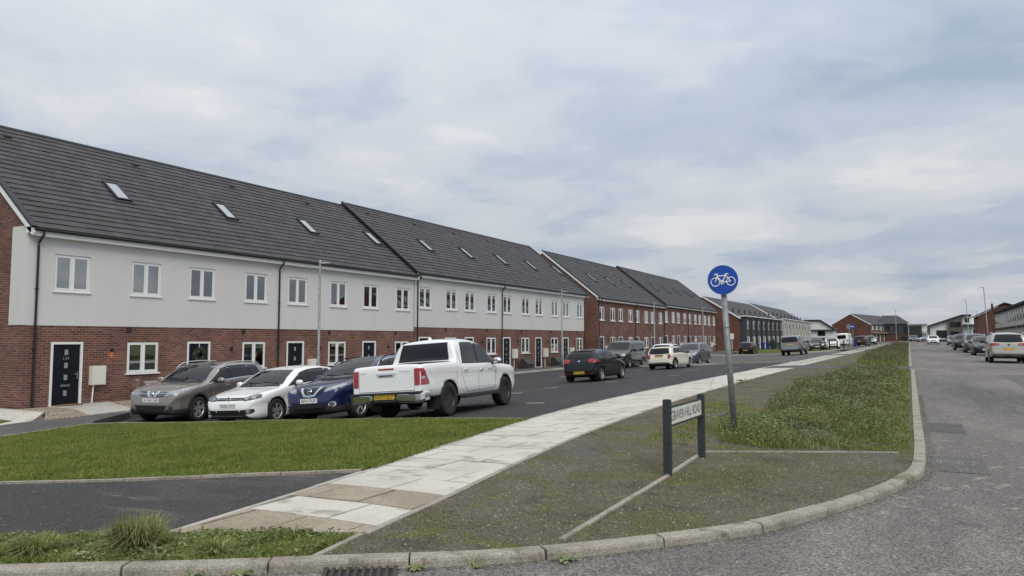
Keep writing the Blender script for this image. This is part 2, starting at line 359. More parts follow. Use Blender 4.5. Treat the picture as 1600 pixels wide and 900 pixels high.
def xl(Y): return float(np.interp(Y, PL[:, 1], PL[:, 0]))
def xr(Y): return float(np.interp(Y, PR[:, 1], PR[:, 0]))
def kx(Y): return -.06-.0125*Y if Y > 36 else float(np.interp(Y, KS[60:, 1], KS[60:, 0]))
# far sheet
mb = MB(); gx = [-900, -300, -120, -60, -40, -30]+list(range(-24, 9, 2))+[20, 60, 150, 400, 900]; gy = [-80, -30, -10]+list(range(0, 60, 5))+[80, 120, 200, 300, 500, 900, 1600]
for x in gx:
    for y in gy: mb.v.append((x, y, base(x, y)-.2))
ny = len(gy)
for i in range(len(gx)-1):
    for j in range(ny-1): mb.f.append((i*ny+j, (i+1)*ny+j, (i+1)*ny+j+1, i*ny+j+1)); mb.m.append(0)
kind(mb.build('ground', 'field', fix=False), 'structure')
patch('road', [(-45, -25), (6.3, -25), (6.3, 215), (-5, 215), (-4, 45), (-3, 20), (-3, 6), (-8, 2.4), (-14, -1.5), (-45, -16)], RZ, 'road', 2.0)
patch('parking_court', [(-6.6, 12.3)]+[(xl(y)+.05, y) for y in (13.5, 15, 18, 22, 26, 32, 38, 44, 49)]+[(-12, 51.8), (-18.5, 51.2), (-21, 46), (-20.9, 38), (-21.2, 30), (-20.3, 20), (-20.1, 13.5), (-19, 11.8), (-17.3, 11.6), (-13.5, 12.55), (-9.8, 12.5)], court, 'tarmac', 1.0)
patch('far_court', [(-7.0, 49.2), (-6.6, 60), (-6.4, 81), (-10.9, 82), (-16, 84), (-21, 82), (-21.5, 60), (-18.4, 51.6), (-12, 52.2)], .03, 'footway', 2.5)
patch('side_road', [(-6.4, 82.2), (-6.3, 86), (-11, 87), (-22, 92), (-60, 118), (-60, 108), (-23.5, 101), (-21, 83)], .025, 'footway', 3)
patch('far_road', [(-21, 124), (-6.2, 92), (-5.5, 147), (-5.5, 226), (-26, 226)], .022, 'footway', 4)
patch('front_footway', [(-17.9, 10.85), (-17.3, 8.5), (-18.3, 4), (-19.6, 0), (-23, -3), (-21.4, 4), (-20.9, 9.0), (-21.2, 11.5), (-21.2, 14), (-22, 22), (-21.9, 30), (-23.2, 33), (-23.6, 60), (-23.6, 100), (-21.2, 100), (-21.2, 60), (-21.1, 46), (-21.0, 38), (-21.3, 30), (-20.4, 20), (-20.2, 13.5), (-19.1, 11.8)], .06, 'footway', 1.5)
patch('access_path', [(-5.13, 3.8), (-5.22, 4.6), (-5.42, 5.9), (-5.56, 6.55), (-6.63, 5.98), (-7.98, 5.34), (-9.71, 4.8), (-13, 3.9), (-17, 2.6), (-17, -2), (-11, .6), (-8.6, 2.05), (-6.32, 3.16)], .105, 'tarmac_worn', .9)
LAWN = [(-5.6, 6.6)]+[(xl(y)-.03, y) for y in (7.2, 8, 9, 10, 11, 12)]+[(-6.5, 12.28), (-9.8, 12.45), (-13.5, 12.5), (-17.2, 11.55), (-17.85, 10.8), (-17.25, 8.5), (-18.1, 4.5), (-17, 2.7), (-13, 4.0), (-9.71, 4.9), (-7.98, 5.42), (-6.63, 6.06)]
patch('lawn', LAWN, .13, 'lawn_soil', .8)
patch('side_lawn', [(-20.2, 9.4), (-22, 4), (-24, -3), (-30, -3), (-30, 9.6), (-22.5, 10.6), (-20.7, 10.6)], .08, 'lawn_soil', 1.5)
VS = [(-8.6, 1.95)]+[tuple(p) for p in KS if -8.2 < p[0] < -3.72]+[(-3.72, 3.72), (-3.74, 4.36), (-5.1, 3.74), (-6.32, 3.1)]
patch('verge', VS, .115, 'lawn_soil', .5)
GV = [tuple(p) for p in KS if p[0] > -3.7 and p[1] < 36.2]+[(-5.15, 36.2)]+[(xr(y)+.02, y) for y in (33, 29, 25, 21, 18, 15, 13, 11, 9.6, 8, 7, 6, 5, 4.42)]+[(-3.68, 3.85)]
patch('gravel_verge', GV, .115, 'moss_gravel', .6)
patch('crossing', [(-7.0, 36.3), (kx(37), 36.3), (kx(39), 39.2), (-6.9, 39.2)], .105, 'footway', 1.0)
patch('far_verge', [(kx(39.3), 39.4), (kx(90), 90), (kx(150), 150), (-4.2, 150), (-4.75, 90), (-5.1, 52), (-5.14, 39.4)], .115, 'moss_gravel', 2.5)
patch('far_lawn', [(-9.2, 90), (-12, 89), (-20, 93.5), (-21.5, 100), (-21, 121), (-8.5, 104)], .1, 'lawn_soil', 2)
patch('gable_path', [(-19.95, 9.55), (-20.35, 10.9), (-22.4, 12.3), (-26, 12.3), (-26, 10.9), (-22.5, 10.75), (-20.75, 10.65)], .075, 'slab_white', 1)
patch('pavement', [(6.45, -25), (6.45, 215), (9.2, 215), (9.2, -25)], .11, 'footway', 4)
patch('gravel_strip', [(-20.35, 11.2), (-20.45, 14.2), (-21.7, 22), (-22, 30), (-23.3, 33), (-23.95, 33), (-23.95, 12.3), (-22.4, 12.35)], .07, 'pea_gravel', 1)

# kerb of single stones along the sweep of the junction
def sweep_piece(pts, prof, zoff):
    """prof: list of (offset to the road side, height); follows pts"""
    mb = MB(); n = len(pts); k = len(prof)
    for i in range(n):
        d = pts[min(i+1, n-1)]-pts[max(i-1, 0)]; d = d/np.linalg.norm(d); nx, nyy = d[1], -d[0]
        for (a, h) in prof:
            x, y = pts[i][0]+nx*a, pts[i][1]+nyy*a; mb.v.append((x, y, base(pts[i][0], pts[i][1])+zoff+h))
    for i in range(n-1):
        for j in range(k): mb.f.append((i*k+j, i*k+(j+1) % k, (i+1)*k+(j+1) % k, (i+1)*k+j)); mb.m.append(0)
    mb.f.append(tuple(range(k))); mb.m.append(0); mb.f.append(tuple((n-1)*k+j for j in range(k))); mb.m.append(0)
    return mb
def stones(pname, cname, line, prof, zoff, m, length, gap=.012, jit=.004):
    root = kind(empty(pname, (0, 0, 0)), 'structure')
    L = np.r_[0, np.cumsum(np.linalg.norm(np.diff(line, axis=0), axis=1))]; s = 0
    while s+length*.5 < L[-1]:
        e = min(s+length, L[-1])
        q = np.linspace(s+gap/2, e-gap/2, max(2, int(length/.22)+1)); pts = np.c_[np.interp(q, L, line[:, 0]), np.interp(q, L, line[:, 1])]
        sweep_piece(pts, prof, zoff+random.uniform(-jit, jit)).build(cname, m, root); s += length
    return root
KP = [(0, -.1), (0, .126), (.105, .126), (.122, .118), (.13, .10), (.137, -.1)]
stones('kerb', 'kerb_stone', KS, KP, 0, 'kerbstone', .915)
stones('far_kerb', 'kerb_stone', np.array([(kx(y)+.0, y) for y in (39.6, 60, 90, 150)]), KP, 0, 'kerbstone', 1.83)
stones('crossing_kerb', 'kerb_stone', np.array([(kx(39.4)-.05, 39.35), (-3.2, 39.35)]), KP, 0, 'kerbstone', .915)
stones('right_kerb', 'kerb_stone', np.array([(6.44, 150.), (6.44, 40.)]), [(0, -.1), (0, .12), (.13, .12), (.14, -.1)], 0, 'kerbstone', 3.66)
EP = [(-.025, -.1), (-.025, .135), (.025, .135), (.025, -.1)]
stones('verge_edging', 'edging_stone', np.array([(-2.33, 4.93), (-2.36, 6.3), (-2.39, 7.7), (-2.46, 9.35)]), EP, 0, 'edging', .915)
stones('cross_edging', 'edging_stone', np.array([(-2.5, 9.5), (-1.4, 10.05), (-.3, 10.6)]), EP, -.005, 'edging', .915)
stones('verge_end_edging', 'edging_stone', np.array([(-3.62, 3.78), (-3.72, 4.38)]), EP, -.003, 'edging', .915)
PE = [(-.03, -.1), (-.03, .125), (.03, .125), (.03, -.1)]
stones('path_edging', 'edging_stone', np.array([p for p in PL if p[1] < 48]), PE, .0, 'concrete', .915)
stones('path_edging', 'edging_stone', np.array([p+np.array((.04, 0)) for p in PR if p[1] < 36]), PE, .0, 'edging', .915)
stones('path_edging', 'edging_stone', np.array([(-5.08, 3.76), (-3.8, 4.37)]), PE, .004, 'concrete', .915)
stones('lawn_edging', 'edging_stone', spline([(-5.6, 6.58), (-6.63, 6.02), (-7.98, 5.38), (-9.71, 4.85), (-13, 3.95), (-17, 2.65)], .3), PE, .008, 'edging', .915)
stones('lawn_edging', 'edging_stone', np.array([(-6.5, 12.33), (-9.8, 12.5), (-13.5, 12.55), (-17.25, 11.6), (-17.88, 10.83), (-17.28, 8.5), (-18.13, 4.4)]), PE, .012, 'concrete', .915)
CK = [(-.08, -.05), (-.08, .09), (.08, .09), (.08, -.05)]
stones('court_kerb', 'kerb_stone', np.array([(-20.4, 22.), (-21.25, 30), (-20.95, 38), (-21.05, 46), (-18.4, 51.4), (-12, 52), (-7.1, 49.1)]), CK, .03, 'concrete', 1.83)
stones('far_court_kerb', 'kerb_stone', np.array([(-21., 82.2), (-16, 84.1), (-10.9, 82.1), (-6.45, 81.2)]), CK, .04, 'concrete', 1.83)
stones('lawn_kerb', 'kerb_stone', np.array([(-20, 93.3), (-12, 88.9), (-9.1, 89.9), (-8.4, 104)]), CK, .04, 'concrete', 1.83)

# slabbed footpath
fp = kind(empty('footpath', (0, 0, 0)), 'structure')
def clipx(poly, fn, keep_right):   # clip polygon by the curve x = fn(y)
    out = []
    for i, p in enumerate(poly):
        q = poly[(i+1) % len(poly)]; a = p[0]-fn(p[1]); b = q[0]-fn(q[1])
        if not keep_right: a, b = -a, -b
        if a >= 0: out.append(p)
        if a*b < 0: t = a/(a-b); out.append((p[0]+(q[0]-p[0])*t, p[1]+(q[1]-p[1])*t))
    return out
def clip_near(poly): # near end of the path runs on the skew from (-5.1,3.78) to (-3.74,4.4)
    f = lambda p: p[1]-(3.80+(p[0]+5.1)*.456)
    out = []
    for i, p in enumerate(poly):
        q = poly[(i+1) % len(poly)]; a, b = f(p), f(q)
        if a >= 0: out.append(p)
        if a*b < 0: t = a/(a-b); out.append((p[0]+(q[0]-p[0])*t, p[1]+(q[1]-p[1])*t))
    return out
y = 3.45; row = 0; nsl = 0
while y < 36.2:
    d = .585; far = y > 29
    buff = row in (0, 1, 3) or (row == 1)
    x = -7.6+((row % 3)*.3 if row not in (1, 3) else .12); w = .6 if row in (0, 1, 3) else .9
    while x < -3.2:
        g = .011; pl = [(x+g, y+g), (x+w-g, y+g), (x+w-g, y+d-g), (x+g, y+d-g)]
        pl = clipx(pl, lambda q: xl(q)+.032, True); pl = clipx(pl, lambda q: xr(q)+.005, False) if len(pl) > 2 else pl
        if y < 5 and len(pl) > 2: pl = clip_near(pl)
        x += w
        if len(pl) < 3 or nsl > 290: continue
        a = abs(sum(pl[i][0]*pl[(i+1) % len(pl)][1]-pl[(i+1) % len(pl)][0]*pl[i][1] for i in range(len(pl))))/2
        if a < .02: continue
        j = random.uniform(-.004, .003); mb = MB()
        mb.prism(pl, lambda p, q: (p, q, base(p, q)+.03), lambda p, q: (p, q, base(p, q)+.122+j))
        mb.build('slab', 'slab_buff' if row in (0, 1, 3) else 'slab_white', fp); nsl += 1
    y += d; row += 1
pb = patch('path_bed', [(xl(yy)+.03, yy) for yy in np.linspace(4.0, 36, 40)]+[(xr(yy), yy) for yy in np.linspace(36, 4.6, 40)], .095, 'joint_soil', 1.5)
mb = MB()      # beyond the crossing the slabs are too small to pick apart
for (y0, y1) in ((39.4, 61), (64, 84), (88, 106), (110, 147)):
    y = y0
    while y < y1-.3:
        for k in range(2):
            a, b = xl(y)+.05, xr(y); m_ = a+(b-a)*(.5 if (int(y) % 2) else .62)
            x0, x1 = (a, m_-.012) if k == 0 else (m_+.012, b)
            mb.add([(x0, y+.012, base(x0, y)+.122), (x1, y+.012, base(x1, y)+.122), (x1, y+.9, base(x1, y)+.122), (x0, y+.9, base(x0, y)+.122)], [(0, 1, 2, 3)])
        y += .915
o = mb.build('far_slabs', 'slab_white', fp, fix=False); o['kind'] = 'stuff'
kind(patch('far_path_bed', [(-6.85, 39.3), (-5.05, 39.3), (-4.3, 147), (-5.95, 147)], .095, 'footway', 4), 'structure')

# painted bay ticks and utility spray marks
mk = kind(empty('bay_markings', (0, 0, 0)), 'structure')
for (x, y, l, wd, a) in [(-9.1, 17.7, .55, .1, 0), (-11.7, 17.6, .5, .1, 0), (-12.7, 26, .6, .1, 0), (-17.2, 37, .6, .1, 0), (-11.6, 29.6, .6, .1, 0), (-15.4, 44, .7, .12, 0), (-11.4, 41.4, .7, .12, 0), (-9.3, 42, .9, .12, 0), (-12.6, 23, .5, .1, 0), (-17.2, 30, .5, .1, 0), (-17.2, 24, .5, .1, 0), (-10.2, 34, .6, .1, 0), (-16.6, 40.5, .6, .1, 0)]:
    mb = MB(); pts = [(-l/2, -wd/2), (l/2, -wd/2), (l/2, wd/2), (-l/2, wd/2)]
    mb.add([(x+p, y+q, base(x+p, y+q)+.026) for p, q in pts], [(0, 1, 2, 3)]); mb.build('tick', 'marking', mk, fix=False)
def road_patch(name, x0, x1, y0, y1, z, m):
    mb = MB(); n = 6
    for i in range(n):
        a, b = y0+(y1-y0)*i/n, y0+(y1-y0)*(i+1)/n
        mb.add([(x0, a, base(x0, a)+z), (x1, a, base(x1, a)+z), (x1, b, base(x1, b)+z), (x0, b, base(x0, b)+z)], [(0, 1, 2, 3)])
    return kind(mb.build(name, m, fix=False), 'structure')
layered('patch_old', [(0, 0, 0, (.118, .108, .10), U), (2, .45, .65, (.15, .137, .127), U)], .85, .5, 120, (85, .4))
layered('patch_dark', [(0, 0, 0, (.098, .09, .085), U), (2, .45, .65, (.125, .115, .107), U)], .85, .5, 120, (85, .4))
road_patch('reinstatement_patch', .06, .62, 9.75, 10.95, RZ+.004, 'patch_old'); road_patch('reinstatement_patch', .06, .57, 13.6, 15.0, RZ+.004, 'patch_dark')
road_patch('reinstatement_patch', .12, .5, 20.4, 21.2, RZ+.004, 'patch_old'); road_patch('reinstatement_patch', 2.6, 4.2, 17.5, 34, RZ+.004, 'patch_old')
spray = kind(empty('utility_marks', (0, 0, 0)), 'structure')
for (x, y) in ((.14, 10.3), (.36, 10.3)):
    mb = MB(); w, h, t = .022, .30, .006
    for (a, b, c, d) in ((-w, -w+t, 0, h), (w-t, w, 0, h), (-w, w, 0, .03), (-w, w, h-.03, h)): mb.add([(x+a, y+c, base(0, y)+RZ+.009), (x+b, y+c, base(0, y)+RZ+.009), (x+b, y+d, base(0, y)+RZ+.009), (x+a, y+d, base(0, y)+RZ+.009)], [(0, 1, 2, 3)])
    mb.build('spray_mark', mat('spray_paint', (.34, .33, .32), .85, noise_amt=.5, noise_scale=30), spray, fix=False)
mb = MB()
for (a, b, c, d) in ((.46, .52, 10.55, 10.58), (.488, .494, 10.3, 10.55)): mb.add([(a, c, base(0, c)+RZ+.009), (b, c, base(0, c)+RZ+.009), (b, d, base(0, d)+RZ+.009), (a, d, base(0, d)+RZ+.009)], [(0, 1, 2, 3)])
mb.build('spray_mark', mat('spray_paint', (.34, .33, .32), .85, noise_amt=.5, noise_scale=30), spray, fix=False)
# rusty gully grate
ga = math.atan2(4.15-3.77, 3.3-2.75)
g = tag(empty('gully_grate', (-3.235, 3.80, base(-3.2, 3.8)+RZ+.004), R(36)), 'rusty iron gully grate in the road against the kerb', 'grate')
mb = MB(); mb.box(-.24, .24, -.2, -.165, 0, .02); mb.box(-.24, .24, .165, .2, 0, .02); mb.box(-.24, -.21, -.2, .2, 0, .02); mb.box(.21, .24, -.2, .2, 0, .02); mb.build('frame', 'rust', g)
for i in range(8):
    mb = MB(); mb.box(-.19+i*.05, -.168+i*.05, -.17, .17, -.005, .018); mb.build('bar', 'rust', g)
mb = MB(); mb.box(-.225, .225, -.185, .185, -.004, .003); mb.build('pit', 'ink', g)

# ------------------------------------------------------------------ terraced houses
CACHE = {}
def cpart(name, key, fn, mats, parent, loc=(0, 0, 0), smooth=False):
    k = (name,)+key
    if k not in CACHE:
        me = fn().mesh(name, smooth)
        for m in (mats if isinstance(mats, (list, tuple)) else [mats]): me.materials.append(M_(m))
        CACHE[k] = me
    o = bpy.data.objects.new(name, CACHE[k]); COL.objects.link(o); o.parent = parent; o.location = loc; return o
def wall_holes(W, z0, z1, holes, depth=.12, x=0.):
    """front face in the plane x, from y=0..W; holes (ya,yb,za,zb) with reveals"""
    mb = MB(); ys = sorted({0, W, *[h[0] for h in holes], *[h[1] for h in holes]}); zs = sorted({z0, z1, *[max(h[2], z0) for h in holes], *[min(h[3], z1) for h in holes]})
    for i in range(len(ys)-1):
        for j in range(len(zs)-1):
            cy, cz = (ys[i]+ys[i+1])/2, (zs[j]+zs[j+1])/2
            if any(h[0] < cy < h[1] and h[2] < cz < h[3] for h in holes): continue
            mb.quad((x, ys[i], zs[j]), (x, ys[i+1], zs[j]), (x, ys[i+1], zs[j+1]), (x, ys[i], zs[j+1]))
    for (a, b, c, d) in holes:
        c = max(c, z0); d = min(d, z1)
        mb.quad((x, a, c), (x, a, d), (x-depth, a, d), (x-depth, a, c)); mb.quad((x, b, c), (x-depth, b, c), (x-depth, b, d), (x, b, d))
        mb.quad((x, a, d), (x, b, d), (x-depth, b, d), (x-depth, a, d)); mb.quad((x, a, c), (x-depth, a, c), (x-depth, b, c), (x, b, c))
    return mb
def window(parent, y, z, w, h, style, open_=False):
    """two-light casement; origin at lower near corner of the opening, set back 4 cm"""
    def fr():
        mb = MB(); t = .055; x0, x1 = -.075, -.02
        mb.box(x0, x1, 0, w, 0, t); mb.box(x0, x1, 0, w, h-t, h); mb.box(x0, x1, 0, t, t, h-t); mb.box(x0, x1, w-t, w, t, h-t); mb.box(x0, x1, w/2-.035, w/2+.035, t, h-t)
        for a, b in ((t, w/2-.035), (w/2+.035, w-t)):      # sashes, proud of the frame
            s = .04; c, d = t, h-t
            mb.box(-.05, -.008, a, b, c, c+s); mb.box(-.05, -.008, a, b, d-s, d); mb.box(-.05, -.008, a, a+s, c+s, d-s); mb.box(-.05, -.008, b-s, b, c+s, d-s)
        return mb
    o = cpart('window', (w, h), fr, 'upvc', parent, (0, y, z))
    cpart('sill', (w,), lambda: MB().box(-.07, .06, -.05, w+.05, -.055, -.002), 'upvc', o)
    for k, (a, b) in enumerate(((.095, w/2-.075), (w/2+.075, w-.095))):
        cpart('pane', (w, h, k), lambda: MB().box(-.036, -.030, a, b, .095, h-.095), 'pane', o)
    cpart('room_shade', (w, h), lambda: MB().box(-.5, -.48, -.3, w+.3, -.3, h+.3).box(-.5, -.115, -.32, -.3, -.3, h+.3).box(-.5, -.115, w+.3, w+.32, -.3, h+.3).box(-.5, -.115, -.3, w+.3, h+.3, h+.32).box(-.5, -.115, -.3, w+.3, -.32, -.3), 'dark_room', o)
    if style[0] == 'b':     # slatted blind lowered to a fraction
        fr_ = float(style[1:])
        def bl():
            mb = MB(); zt = h-.06; n = int((h-.1)*fr_/.05)
            for i in range(n): mb.box(-.125, -.095, .06, w-.06, zt-.05*i-.038, zt-.05*i-.006)
            return mb
        cpart('blind', (w, h, fr_), bl, 'blind', o)
    elif style[0] == 'c':
        for kk, (a, b) in enumerate(((.05, w*.24), (w*.76, w-.05))):
            def cu():
                mb = MB(); n = 8; vs = []
                for i in range(n*2+1): q = a+(b-a)*i/(n*2); vs += [(-.13+(.02 if i % 2 else -.02), q, .03), (-.13+(.02 if i % 2 else -.02), q, h-.04)]
                mb.add(vs, [(2*i, 2*i+2, 2*i+3, 2*i+1) for i in range(n*2)]); return mb
            cpart('curtain', (w, h, kk), cu, 'curtain', o)
    elif style[0] == 'n':
        cpart('net_curtain', (w, h), lambda: MB().box(-.13, -.12, .04, w-.04, .03, h-.04), 'curtain', o)
    return o
def skylight(parent, y, roof):
    # roof: function (s along slope from eave, n normal) -> (x,z)
    L0, L1, w = roof['sky0'], roof['sky0']+1.25, .62
    def P(s, n): x, z = roof['pt'](s, n); return x, z
    def bar(mb, s0, s1, y0, y1, n0, n1):
        q = [P(s0, n0), P(s1, n0), P(s1, n1), P(s0, n1)]
        mb.add([(p[0], y0, p[1]) for p in q]+[(p[0], y1, p[1]) for p in q], [(0, 1, 2, 3), (4, 7, 6, 5), (0, 4, 5, 1), (1, 5, 6, 2), (2, 6, 7, 3), (3, 7, 4, 0)])
    def fr():
        mb = MB(); t = .075
        bar(mb, L0, L0+t, 0, w, 0, .11); bar(mb, L1-t, L1, 0, w, 0, .11); bar(mb, L0+t, L1-t, 0, t, 0, .11); bar(mb, L0+t, L1-t, w-t, w, 0, .11)
        bar(mb, L0-.16, L0-.004, -.12, w+.12, .015, .055)
        return mb
    o = cpart('skylight', (roof['key'],), fr, 'roof_dark', parent, (0, y, 0))
    def pn():
        mb = MB(); bar(mb, L0+.075, L1-.075, .075, w-.075, .06, .085); return mb
    cpart('pane', (roof['key'],), pn, 'sky_pane', o)
ORD = ['first', 'second', 'third', 'fourth', 'fifth']
STY = ['b.75', 'b.9', 'b.95', 'b.9', 'n', 'c', 'b.95', 'n', 'b.5', 'n', 'b1', 'b.8', 'c', 'b.6', 'n', 'b.9']
def terrace(bi, y0, n, W, floor, eave, bricktop, off, rendered, verge, desc, tiles=True):
    he = eave-floor; hb = bricktop-floor; ridge_x, ridge_h = -5.2, he+4.27; ex, ez = .28, he-.02
    sl = math.hypot(ridge_x-ex, ridge_h-ez); ux, uz = (ridge_x-ex)/sl, (ridge_h-ez)/sl; nx_, nz_ = uz, -ux
    roof = dict(pt=lambda s, q: (ex+ux*s+nx_*q, ez+uz*s+nz_*q), key=bi, sky0=2.72)
    for i in range(n):
        rt = empty('terraced_house', (-24, y0+i*W, floor))
        tag(rt, f"{ORD[i]} house from near end, {desc}" + (", door numbered 134" if bi == 1 and i == 0 else ''), 'house', 'terraced houses along the parking court')
        key = (bi,)
        o1, o2 = off, off+2.56
        lower = [(o1, o1+1.02, 0, 2.13), (o2, o2+1.2, 1.05, 2.12)]; upper = [(o1, o1+1.15, he-1.93, he-.76), (o2+.05, o2+1.2, he-1.93, he-.76)]
        if rendered:
            cpart('brick_wall', key, lambda: wall_holes(W, -.5, hb, lower), 'brick', rt)
            cpart('render_wall', key, lambda: wall_holes(W, hb, he+.05, upper, .14, .018).box(-.1, .0175, 0, W, hb-.012, hb-.002), 'render', rt)
        else:
            cpart('brick_wall', key, lambda: wall_holes(W, -.5, he+.05, lower+upper), 'brick', rt)
        for k, (a, b, c, d) in enumerate(upper): window(rt, a, c, b-a, d-c, STY[(i*2+k+bi*3) % 16] if not (bi == 1 and i == 0) else ['b.75', 'b.9'][k])
        a, b, c, d = lower[1]; window(rt, a, c, b-a, d-c, ['b.35', 'b.95', 'c', 'n', 'c'][(i+bi-1) % 5])
        # front door
        a, b, c, d = lower[0]
        fr = cpart('door_frame', key, lambda: MB().box(-.08, .012, 0, .075, 0, 2.13).box(-.08, .012, .945, 1.02, 0, 2.13).box(-.08, .012, .075, .945, 2.055, 2.13).box(-.08, .02, .075, .945, 0, .035), 'upvc', rt, (0, a, 0))
        dr = cpart('door', key, lambda: MB().box(-.07, -.03, .08, .94, .04, 2.05), 'door_navy', rt, (0, a, 0))
        for zc in (.5, 1.0, 1.38, 1.8):
            cpart('door_light', key, lambda: MB().box(-.03, -.017, -.09, .09, -.12, .12), 'door_navy', dr, (0, .5, zc)); cpart('door_glass', key, lambda: MB().box(-.017, -.012, -.055, .055, -.085, .085), 'frosted', dr, (0, .5, zc))
        cpart('letter_plate', key, lambda: MB().box(-.03, -.01, -.15, .15, -.035, .035), 'steel', dr, (0, .5, .74))
        cpart('handle', key, lambda: MB().box(-.03, .0, -.02, .02, -.11, .11).box(-.0, .025, -.12, .012, .03, .055), 'steel', dr, (0, .87, 1.05))
        if bi == 1 and i == 0:
            link('number', text_mesh('134', .10, (-.012, .5, 1.61), (0, 1, 0), (0, 0, 1), .0), 'steel', dr)
        # services by the door
        mbx = cpart('meter_box', key, lambda: MB().box(0, .2, 0, .46, 0, .62).box(.2, .21, .03, .43, .03, .59), 'meter', rt, (.004, o1+1.25, .72)); cpart('pipe', key, lambda: MB().tube([(.1, .1, 0), (.1, .06, -.75)], .022), 'upvc', mbx)
        wl_ = cpart('wall_light', key, lambda: MB().box(0, .07, -.045, .045, 0, .12), 'ink', rt, (0, o1+2.0, 1.78))
        if bi == 1 and i == 0:
            MB().box(.015, .06, -.03, .03, -.006, -.001).build('bulb', 'lamp_glow', wl_)
            ld = bpy.data.lights.new('lamp_light', 'POINT'); ld.energy = .45; ld.color = (1, .38, .1); ld.shadow_soft_size = .03
            lo = bpy.data.objects.new('lamp_light', ld); COL.objects.link(lo); lo.parent = wl_; lo.location = (.07, 0, -.1)
        cpart('air_vent', key, lambda: MB().box(0, .02, -.09, .09, -.08, .08), mat('vent_brown', (.03, .022, .02), .8), rt, (0, o1+2.6, hb-.13 if rendered else 2.55))
        # roof
        def slab():
            mb = MB(); q = [roof['pt'](0, -.02), (ridge_x, ridge_h-.03), (2*ridge_x-ex, ez)]; q2 = [(p[0], p[1]-(.05 if k_ != 1 else .14)) for k_, p in enumerate(q)]
            mb.prism(q+q2[::-1], lambda p, r: (p, 0, r), lambda p, r: (p, W, r)); return mb
        cpart('roof', key, slab, 'roof_plain', rt)
        def tl():
            mb = MB(); nc = 21 if tiles else 16; tw = .333; nt_ = int(round(W/tw)); tw = W/nt_; c = sl/nc; rr = random.Random(bi)
            for r_ in range(nc):
                s0, s1 = r_*c-.03, (r_+1)*c+.02; sh = tw/2 if r_ % 2 else 0
                for k in range(nt_+(1 if sh else 0)):
                    ya, yb = max(0, k*tw-sh)+.002, min(W, (k+1)*tw-sh)-.002
                    j = rr.uniform(-.003, .003); A = roof['pt'](s0, .042+j); B = roof['pt'](s1, .008); D = roof['pt'](s0, .0)
                    mb.add([(A[0], ya, A[1]), (A[0], yb, A[1]), (B[0], yb, B[1]), (B[0], ya, B[1]), (D[0], ya, D[1]), (D[0], yb, D[1])], [(0, 1, 2, 3), (4, 5, 1, 0), (4, 0, 3), (5, 2, 1)])
            return mb
        t_ = cpart('roof_tiles', key, tl, 'roof_tile', rt); t_['kind'] = 'stuff'
        cpart('ridge_tiles', key, lambda: MB().tube([(ridge_x, 0, ridge_h-.02), (ridge_x, W, ridge_h-.02)], .1, 8), 'roof_plain', rt)
        for (ty, ts) in ((W*.3, .8),):     # tile vents near the ridge
            p = roof['pt'](sl-ts, .05); cpart('tile_vent', (bi, ty), lambda: MB().box(-.07, .07, -.13, .13, -.03, .012), 'roof_plain', rt, (p[0], ty, p[1]))
        skylight(rt, 3.95, roof)
        cpart('fascia', key, lambda: MB().box(.0, .2, 0, W, he-.27, he-.25).box(.2, .225, 0, W, he-.27, he-.06), 'upvc', rt)
        cpart('gutter', key, lambda: MB().tube([(.285, 0, he-.075), (.285, W, he-.075)], .055, 8), 'black_plastic', rt)
        def pipe(): return MB().tube([(.285, 0, he-.1), (.285, 0, he-.22), (.07, -.03, he-.46), (.06, -.03, he-.54), (.06, -.03, -.35)], .036, 8).box(.0, .11, -.07, .01, he*.33, he*.33+.04).box(.0, .11, -.07, .01, he*.66, he*.66+.04)
        if i in (0, 2): cpart('downpipe', key, pipe, 'black_plastic', rt, (0, .3, 0))
        if i == n-1 and bi in (2, 4): cpart('downpipe', key, pipe, 'black_plastic', rt, (0, W-.12, 0))
        # gables
        if i in (0, n-1):
            yy = 0 if i == 0 else W
            def gab():
                xs = [(0, -.5), (0, he), (ridge_x, ridge_h-.14), (2*ridge_x, he), (2*ridge_x, -.5)]; mb = MB()
                a, b = (0, .02) if i == 0 else (W-.02, W)
                mb.prism([(p[0]-.0005, p[1]) for p in xs], lambda p, q: (p, a, q), lambda p, q: (p, b, q)); return mb
            cpart('gable_wall', (bi, i), gab, 'brick', rt)
            if rendered and bi == 1 and i == 0:
                cpart('gable_render', key, lambda: MB().box(-.9, .018, -.02, -.001, hb, he+.05), 'render', rt)
            m_ = 'upvc' if verge == 'white' or i else 'roof_dark'
            def barge():
                mb = MB(); s_ = -1 if i == 0 else 1; y1 = yy+s_*.02; y2 = yy+s_*.10
                for (p0, p1) in ((roof['pt'](-.04, -.02), (ridge_x, ridge_h+.0)), ((2*ridge_x-ex, ez), (ridge_x, ridge_h))):
                    d = .2
                    mb.add([(p0[0], y1, p0[1]-d), (p1[0], y1, p1[1]-d), (p1[0], y1, p1[1]), (p0[0], y1, p0[1]), (p0[0], y2, p0[1]-d), (p1[0], y2, p1[1]-d), (p1[0], y2, p1[1]), (p0[0], y2, p0[1])], [(0, 1, 2, 3), (4, 5, 6, 7), (0, 1, 5, 4), (2, 3, 7, 6), (0, 3, 7, 4), (1, 2, 6, 5)])
                return mb
            cpart('bargeboard', (bi, i), barge, m_, rt)
